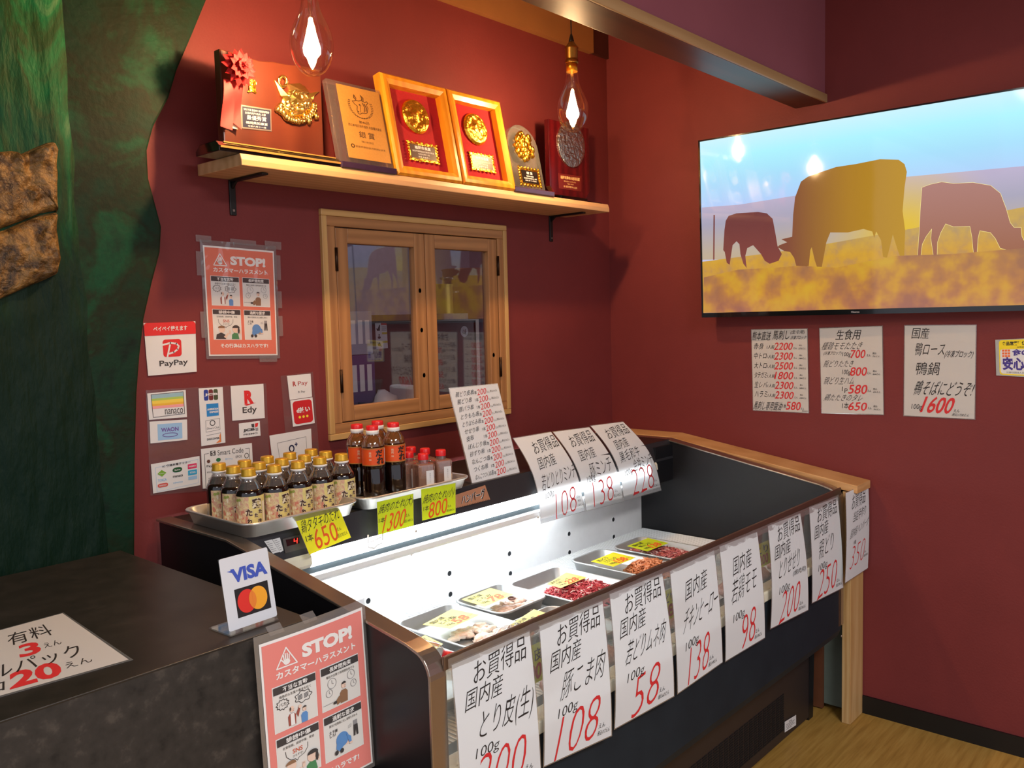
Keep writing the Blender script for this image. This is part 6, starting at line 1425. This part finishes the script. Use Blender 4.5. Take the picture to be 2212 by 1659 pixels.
    s.poly([(x0 + 0.03, y0 + 0.254), (x0 + 0.04, y0 + 0.215), (x0 + 0.10, y0 + 0.198), (x0 + 0.15, y0 + 0.215), (x0 + 0.16, y0 + 0.254)], 4, 4); s.ell(x0 + 0.11, y0 + 0.175, 0.042, 0.026, 9, 5, 14).ell(x0 + 0.105, y0 + 0.160, 0.045, 0.020, 12, 6, 12, PI, 2 * PI)
    s.poly([(x0 + 0.13, y0 + 0.235), (x0 + 0.185, y0 + 0.200), (x0 + 0.20, y0 + 0.208), (x0 + 0.16, y0 + 0.25)], 9, 5)
    s.poly([(x0 + 0.235, y0 + 0.254), (x0 + 0.24, y0 + 0.215), (x0 + 0.27, y0 + 0.20), (x0 + 0.32, y0 + 0.205), (x0 + 0.335, y0 + 0.254)], 13, 4); s.ell(x0 + 0.29, y0 + 0.172, 0.042, 0.030, 9, 5, 14).ell(x0 + 0.295, y0 + 0.158, 0.048, 0.024, 4, 6, 12, PI, 2 * PI).ell(x0 + 0.33, y0 + 0.18, 0.014, 0.028, 4, 6, 8)
    for cx_ in (0.215, 0.345): s.ell(x0 + cx_, y0 + 0.2, 0.014, 0.012, 9, 5, 8); s.line([(x0 + cx_ - 0.01, y0 + 0.19), (x0 + cx_ - 0.01, y0 + 0.18)], 0.006, 9, 5, A); s.line([(x0 + cx_, y0 + 0.19), (x0 + cx_, y0 + 0.178)], 0.006, 9, 5, A); s.line([(x0 + cx_ + 0.01, y0 + 0.19), (x0 + cx_ + 0.01, y0 + 0.18)], 0.006, 9, 5, A)
    # panel 4: bowing clerk
    x0 = 0.515
    s.text('土下座\nしろ!', x0 + 0.045, y0 + 0.090, x0 + 0.125, y0 + 0.128, 6, 4, 0.02)
    s.ell(x0 + 0.165, y0 + 0.165, 0.060, 0.042, 8, 4, 18).poly([(x0 + 0.11, y0 + 0.165), (x0 + 0.165, y0 + 0.205), (x0 + 0.135, y0 + 0.228), (x0 + 0.10, y0 + 0.205)], 8, 5).poly([(x0 + 0.20, y0 + 0.14), (x0 + 0.245, y0 + 0.17), (x0 + 0.248, y0 + 0.20), (x0 + 0.225, y0 + 0.20), (x0 + 0.215, y0 + 0.18)], 8, 5)
    for cx_ in (0.10, 0.15): s.ell(x0 + cx_, y0 + 0.225, 0.018, 0.014, 4, 6, 9)
    s.ell(x0 + 0.205, y0 + 0.195, 0.022, 0.02, 9, 3, 9).ell(x0 + 0.24, y0 + 0.204, 0.018, 0.006, 9, 6, 8)
    s.poly([(x0 + 0.275, y0 + 0.115), (x0 + 0.315, y0 + 0.115), (x0 + 0.318, y0 + 0.178), (x0 + 0.302, y0 + 0.178), (x0 + 0.296, y0 + 0.135), (x0 + 0.288, y0 + 0.178), (x0 + 0.272, y0 + 0.178)], 6, 5).poly([(x0 + 0.275, y0 + 0.09), (x0 + 0.315, y0 + 0.09), (x0 + 0.315, y0 + 0.118), (x0 + 0.275, y0 + 0.118)], 11, 4)
    for j in range(3): s.line([(x0 + 0.225, y0 + 0.108 - 0.004 * j + 0.010 * j), (x0 + 0.258, y0 + 0.100 + 0.008 * j)], 0.003, 11, 4, A)
    return s
POSTERM = lambda bg: [FILM, FILM, WHITEINK, bg, GREYINK, LIGHTPANEL, GREYINK, MAROON, BLUEP, SKIN, ink('print_red', 206, 92, 62), GREYP, BROWNP, GREENP]
q = [Y(u, v, -0.002) for u, v in ((431, 517), (596, 532), (605, 774), (446, 776))]
po = thing('warning_poster', mid(*q), 'salmon four panel STOP warning poster taped to the red wall', 'poster')
poster_art(True).build('poster_sheet', quad_fn(*q), POSTERM(SALMON), parent=po)
fq = quad_fn(*q)
def tape_bit(x0, y0, x1, y1):
    fqq = fq
    mesh_obj('tape_strip', MB().hexa([fqq(x0, y1, 0.0020), fqq(x1, y1, 0.0020), fqq(x1, y1, 0.0024), fqq(x0, y1, 0.0024), fqq(x0, y0, 0.0020), fqq(x1, y0, 0.0020), fqq(x1, y0, 0.0024), fqq(x0, y0, 0.0024)]), TAPE, po)
for b in ((-0.05, -0.035, 0.14, 0.02), (0.38, -0.03, 0.72, 0.015), (0.84, -0.04, 1.07, 0.03), (0.97, 0.08, 1.05, 0.30), (0.98, 0.40, 1.05, 0.55), (0.98, 0.62, 1.05, 0.80), (-0.06, 0.10, 0.02, 0.30), (-0.05, 0.6, 0.02, 0.82), (0.7, 0.97, 0.95, 1.03)): tape_bit(*b)
fl = MB()
fl.surf(lambda i, j: fq(i, 1 - j, 0.0026 + 0.0030 * max(0, noise.noise(Vector((i * 4, j * 6, 1)))) + 0.0022 * abs(noise.noise(Vector((i * 9, j * 11, 4)))) * j), 50, 70)
mesh_obj('laminate_sleeve', fl, clear('sleeve_film', (1, 1, 1, 1), 0.05, 0.06), po)
# lower STOP poster on the counter front
A_, B_ = Y(547, 1378, cy0 - 0.012), Y(787, 1292, cy0 - 0.012)
D_, C_ = Y(576, 1720, cy0 - 0.03), Y(818, 1700, cy0 - 0.03)
dn = 0.325
D_ = A_ + Vector((0.003, -0.012, -dn)); C_ = B_ + Vector((0.003, -0.012, -dn))
q = [A_, B_, C_, D_]
p2 = thing('warning_poster', mid(*q), 'pinkish salmon STOP warning poster hanging on the counter front below the card sign', 'poster')
poster_art(False).build('poster_sheet', quad_fn(*q, lambda x, y: 0.006 * math.sin(PI * x) * (1 - y)), POSTERM(SALMON2), 6, 6, parent=p2, gap=0.0009)
fq = quad_fn(*q)
for x in (0.13, 0.42): mesh_obj('tape_strip', MB().hexa([fq(x, 0.02, 0.003), fq(x + 0.12, 0.02, 0.003), fq(x + 0.12, 0.02, 0.0034), fq(x, 0.02, 0.0034), fq(x, -0.02, 0.001) + Vector((0, 0.012, 0)), fq(x + 0.12, -0.02, 0.001) + Vector((0, 0.012, 0)), fq(x + 0.12, -0.02, 0.0014) + Vector((0, 0.012, 0)), fq(x, -0.02, 0.0014) + Vector((0, 0.012, 0))]), TAPE, p2)

# payment stickers on the back wall
def stk(ps, s, mats, label, name='payment_sticker', y=-0.0025, film=None, lb2=None):
    q = [Y(u, v, y) for u, v in ps]
    if film is None:
        return tag(s.build(name, quad_fn(*q), mats, loc=mid(*q)), label, 'sticker', 'payment stickers')
LB = ink('print_blue', 40, 60, 150); SKYB = ink('print_sky', 150, 190, 226); RDP = ink('print_red2', 214, 40, 40); GRN = ink('print_green', 40, 110, 64)
s = Sheet().rrect(0, 0, 1, 0.245, 0.06, 0.06, 1, 1).rect(0, 0.15, 1, 0.245, 1, 2).text('ペイペイ使えます', 0.17, 0.07, 0.83, 0.17, 0, 3, 0.02)
s.rrect(0.33, 0.33, 0.70, 0.67, 0.06, 0.06, 1, 1)
s.line([(0.33, 0.43), (0.48, 0.40), (0.60, 0.42), (0.645, 0.47), (0.62, 0.53), (0.54, 0.585), (0.45, 0.605)], 0.032, 0, 2, 1.05).line([(0.47, 0.44), (0.40, 0.69)], 0.032, 0, 2, 1.05)
s.text('PayPay', 0.24, 0.73, 0.82, 0.87, 2, 1, 0.02)
stk([(310, 698), (422, 694), (425, 803), (320, 812)], s, [STICKER, RDP, GREYINK], 'large white sticker with red header band and red square letter mark')
s = Sheet().rect(0.1, 0.08, 0.93, 0.22, 1, 1).rect(0.1, 0.22, 0.93, 0.30, 2, 1).rect(0.1, 0.30, 0.93, 0.42, 3, 1).rect(0.1, 0.42, 0.93, 0.50, 4, 1).rect(0.1, 0.50, 0.93, 0.60, 5, 1).line([(0.09, 0.06), (0.93, 0.06), (0.94, 0.86), (0.11, 0.92)], 0.012, 6, 2, 1.5, True).text('nanaco', 0.42, 0.65, 0.90, 0.84, 6, 2, 0.0)
stk([(318, 850), (401, 842), (404, 901), (322, 907)], s, [STICKER, ink('p_bluegrey', 150, 186, 196), ink('p_green', 170, 196, 90), ink('p_yellow', 236, 206, 80), ink('p_orange', 230, 180, 60), ink('p_pink', 236, 160, 160), GREYINK], 'sticker with a pastel rainbow of stripes')
s = Sheet().rect(0.2, 0.14, 0.86, 0.90, 1, 1).text('WAON', 0.29, 0.32, 0.76, 0.52, 2, 2, 0.03).ring(0.53, 0.68, 0.2, 0.09, 0.018, 2, 2, 1.6)
stk([(323, 911), (404, 906), (405, 950), (325, 958)], s, [STICKER, SKYB, ink('p_violet', 110, 84, 160)], 'sticker with a pale blue square and a violet oval')
s = Sheet()
for k, c in enumerate((1, 3, 4)): s.rrect(0.20 + 0.20 * k, 0.03, 0.38 + 0.20 * k, 0.22, 0.05, 0.03, c, 1)
s.text('JCB', 0.22, 0.095, 0.78, 0.145, 0, 2, 0.05).rect(0.28, 0.28, 0.78, 0.50, 2, 1).text('AMERICAN', 0.30, 0.36, 0.76, 0.395, 0, 2, 0.05).text('EXPRESS', 0.40, 0.41, 0.76, 0.445, 0, 2, 0.05)
s.line([(0.22, 0.57), (0.80, 0.55), (0.80, 0.75), (0.22, 0.77)], 0.012, 5, 1, 0.4, True).ring(0.5, 0.62, 0.10, 0.045, 0.03, 5, 1, 0.4).text('Diners Club', 0.27, 0.69, 0.76, 0.725, 5, 1).line([(0.22, 0.83), (0.82, 0.81), (0.82, 0.97)], 0.012, 5, 1, 0.4).poly([(0.82, 0.81), (0.82, 0.98), (0.6, 0.985), (0.76, 0.93), (0.76, 0.86)], 6, 1).text('DISCOVER', 0.24, 0.88, 0.76, 0.915, 5, 2, 0.03)
stk([(429, 839), (481, 836), (487, 956), (435, 964)], s, [STICKER, LB, ink('p_amex', 40, 130, 200), ink('p_brown', 110, 40, 40), ink('p_olive', 70, 80, 50), GREYINK, ink('p_orange2', 224, 130, 70)], 'tall narrow sticker with four card marks in a column')
s = Sheet().text('R', 0.39, 0.16, 0.68, 0.55, 1, 1, 0.06).poly([(0.37, 0.56), (0.75, 0.53), (0.45, 0.60)], 1, 1).text('Edy', 0.32, 0.63, 0.76, 0.86, 2, 1, 0.02)
stk([(498, 834), (569, 829), (572, 903), (502, 909)], s, [STICKER, RDP, GREYINK], 'white sticker with a big red letter over three dark letters')
s = Sheet().poly([(0.58, 0.14), (0.72, 0.14), (0.72, 0.40), (0.60, 0.36)], 1, 1).poly([(0.76, 0.14), (0.92, 0.12), (0.88, 0.36), (0.76, 0.40)], 2, 1).poly([(0.76, 0.44), (0.90, 0.44), (0.90, 0.64), (0.78, 0.66)], 3, 1).text('JCB', 0.18, 0.42, 0.74, 0.64, 1, 2, 0.06).text('PREMO', 0.2, 0.74, 0.86, 0.85, 1, 1, 0.02)
stk([(516, 915), (561, 909), (563, 941), (517, 947)], s, [STICKER, GREYINK, RDP, GREYP], 'small white sticker with a four leaf mark, right of the tall narrow one')
s = Sheet().text('R', 0.20, 0.26, 0.34, 0.46, 1, 1, 0.03).text('Pay', 0.42, 0.28, 0.84, 0.50, 1, 1, 0.0).text('R Pay', 0.40, 0.68, 0.70, 0.80, 2, 1)
stk([(620, 812), (671, 807), (674, 857), (626, 864)], s, [STICKER, ink('p_darkred', 170, 50, 44), GREYINK], 'small white sticker above the red rounded square one')
s = Sheet().rrect(0.08, 0.06, 0.94, 0.93, 0.14, 0.12, 1, 1).text('d払い', 0.22, 0.30, 0.84, 0.52, 0, 2, 0.05)
for k in range(3): s.ell(0.34 + 0.17 * k, 0.68, 0.055, 0.05, 2, 2, 14)
stk([(627, 865), (675, 858), (680, 914), (633, 922)], s, [STICKER, ink('p_red3', 196, 28, 34), ink('p_yellow2', 240, 214, 60)], 'sticker with a red rounded square and three yellow dots')
s = Sheet().line([(0.16, 0.22), (0.86, 0.18), (0.88, 0.98), (0.2, 1.0)], 0.010, 1, 1, 1.3, True).ring(0.49, 0.42, 0.055, 0.08, 0.026, 2, 2, 1.3).text('+', 0.57, 0.28, 0.64, 0.38, 2, 2, 0.04).text('QUICPay', 0.42, 0.53, 0.62, 0.56, 2, 2).text('Pay', 0.68, 0.78, 0.80, 0.86, 1, 2).line([(0.3, 0.82), (0.85, 0.74), (0.86, 0.92)], 0.008, 1, 1, 1.3)
stk([(582, 941), (672, 926), (676, 1010), (592, 1026)], s, [STICKER, GREYP, ink('p_navy', 34, 40, 84)], 'white sticker with a dark ring and plus mark, above the bottles')
s = Sheet().rrect(0, 0, 1, 1, 0.04, 0.06, 0, 1).line([(0.06, 0.98), (0.06, 0.14), (0.14, 0.13)], 0.008, 1, 2, 1.3).line([(0.86, 0.12), (0.94, 0.12), (0.94, 0.98)], 0.008, 1, 2, 1.3).rect(0.17, 0.08, 0.27, 0.20, 1, 2).text('S', 0.19, 0.09, 0.25, 0.19, 0, 3, 0.02).text('Smart Code', 0.31, 0.08, 0.82, 0.21, 1, 2, 0.0)
s.ell(0.13, 0.33, 0.035, 0.05, 2, 2, 6).ell(0.32, 0.32, 0.045, 0.05, 3, 2, 12).text('銀行Pay', 0.45, 0.30, 0.60, 0.36, 4, 2).text('EPOS', 0.66, 0.27, 0.78, 0.33, 1, 2).ring(0.88, 0.30, 0.04, 0.06, 0.010, 1, 2, 1.3).text('Pay', 0.09, 0.42, 0.20, 0.49, 1, 2, 0.02).text('atone', 0.09, 0.58, 0.20, 0.62, 1, 2).text('ANA', 0.11, 0.74, 0.2, 0.78, 1, 2).text('Pay', 0.11, 0.80, 0.2, 0.86, 1, 2)
stk([(434, 970), (544, 957), (548, 1042), (438, 1056)], s, [STICKER, GREYINK, ink('p_brown2', 96, 60, 50), GRN, SKYB], 'large white code payment sticker half hidden behind the bottles')
s = Sheet().rrect(0, 0, 1, 1, 0.05, 0.06, 0, 1).line([(0.08, 0.14), (0.96, 0.10), (0.96, 0.90), (0.08, 0.97)], 0.006, 6, 2, 1.3, True).text('IC 交通系電子マネー', 0.22, 0.10, 0.80, 0.18, 1, 3, 0.02)
s.poly([(0.20, 0.25), (0.29, 0.37), (0.20, 0.48), (0.11, 0.36)], 2, 3).text('Kitaca', 0.15, 0.345, 0.25, 0.385, 0, 4).rrect(0.42, 0.25, 0.62, 0.42, 0.08, 0.08, 3, 3).text('Suica', 0.46, 0.31, 0.58, 0.36, 0, 4, 0.02).rect(0.74, 0.22, 0.93, 0.38, 4, 3).text('PASMO', 0.76, 0.27, 0.91, 0.33, 0, 4, 0.03).rect(0.74, 0.43, 0.93, 0.60, 5, 3).text('ICOCA', 0.78, 0.48, 0.90, 0.54, 0, 4, 0.03).rect(0.74, 0.64, 0.93, 0.75, 6, 3)
s.text('manaca', 0.42, 0.52, 0.63, 0.585, 1, 3, 0.02).text('TOICA', 0.11, 0.55, 0.29, 0.64, 6, 3, 0.03).rrect(0.10, 0.71, 0.31, 0.84, 0.05, 0.05, 7, 3).text('SUGOCA', 0.13, 0.75, 0.28, 0.80, 0, 4, 0.03).text('nimoca', 0.42, 0.73, 0.62, 0.79, 6, 3, 0.02)
stk([(326, 1003), (431, 985), (433, 1048), (331, 1066)], s, [STICKER, GREYINK, ink('p_lime', 120, 170, 50), ink('p_dkgreen', 30, 84, 46), ink('p_magenta', 214, 40, 96), ink('p_cyan', 50, 160, 206), SKYB, ink('p_coral', 206, 84, 76)], 'wide sticker with nine small transit card marks')
# clear film the stickers are backed with
fm_ = thing('clear_film', Y(480, 930, -0.001), 'sheets of clear film taped behind the payment stickers', 'film')
for ps in (((315, 843), (575, 828), (585, 1050), (325, 1070)), ((606, 812), (676, 803), (690, 985), (622, 1000))):
    q = [Y(u, v, -0.0012) for u, v in ps]; fq = quad_fn(*q)
    mesh_obj('film_sheet', MB().surf(lambda i, j: fq(i, 1 - j, 0.0004 * noise.noise(Vector((i * 14, j * 14, 0)))), 30, 24), clear('backing_film', (0.96, 0.96, 0.97, 1), 0.045, 0.14, (0.6, 0.56, 0.56, 1), 0.08), fm_)
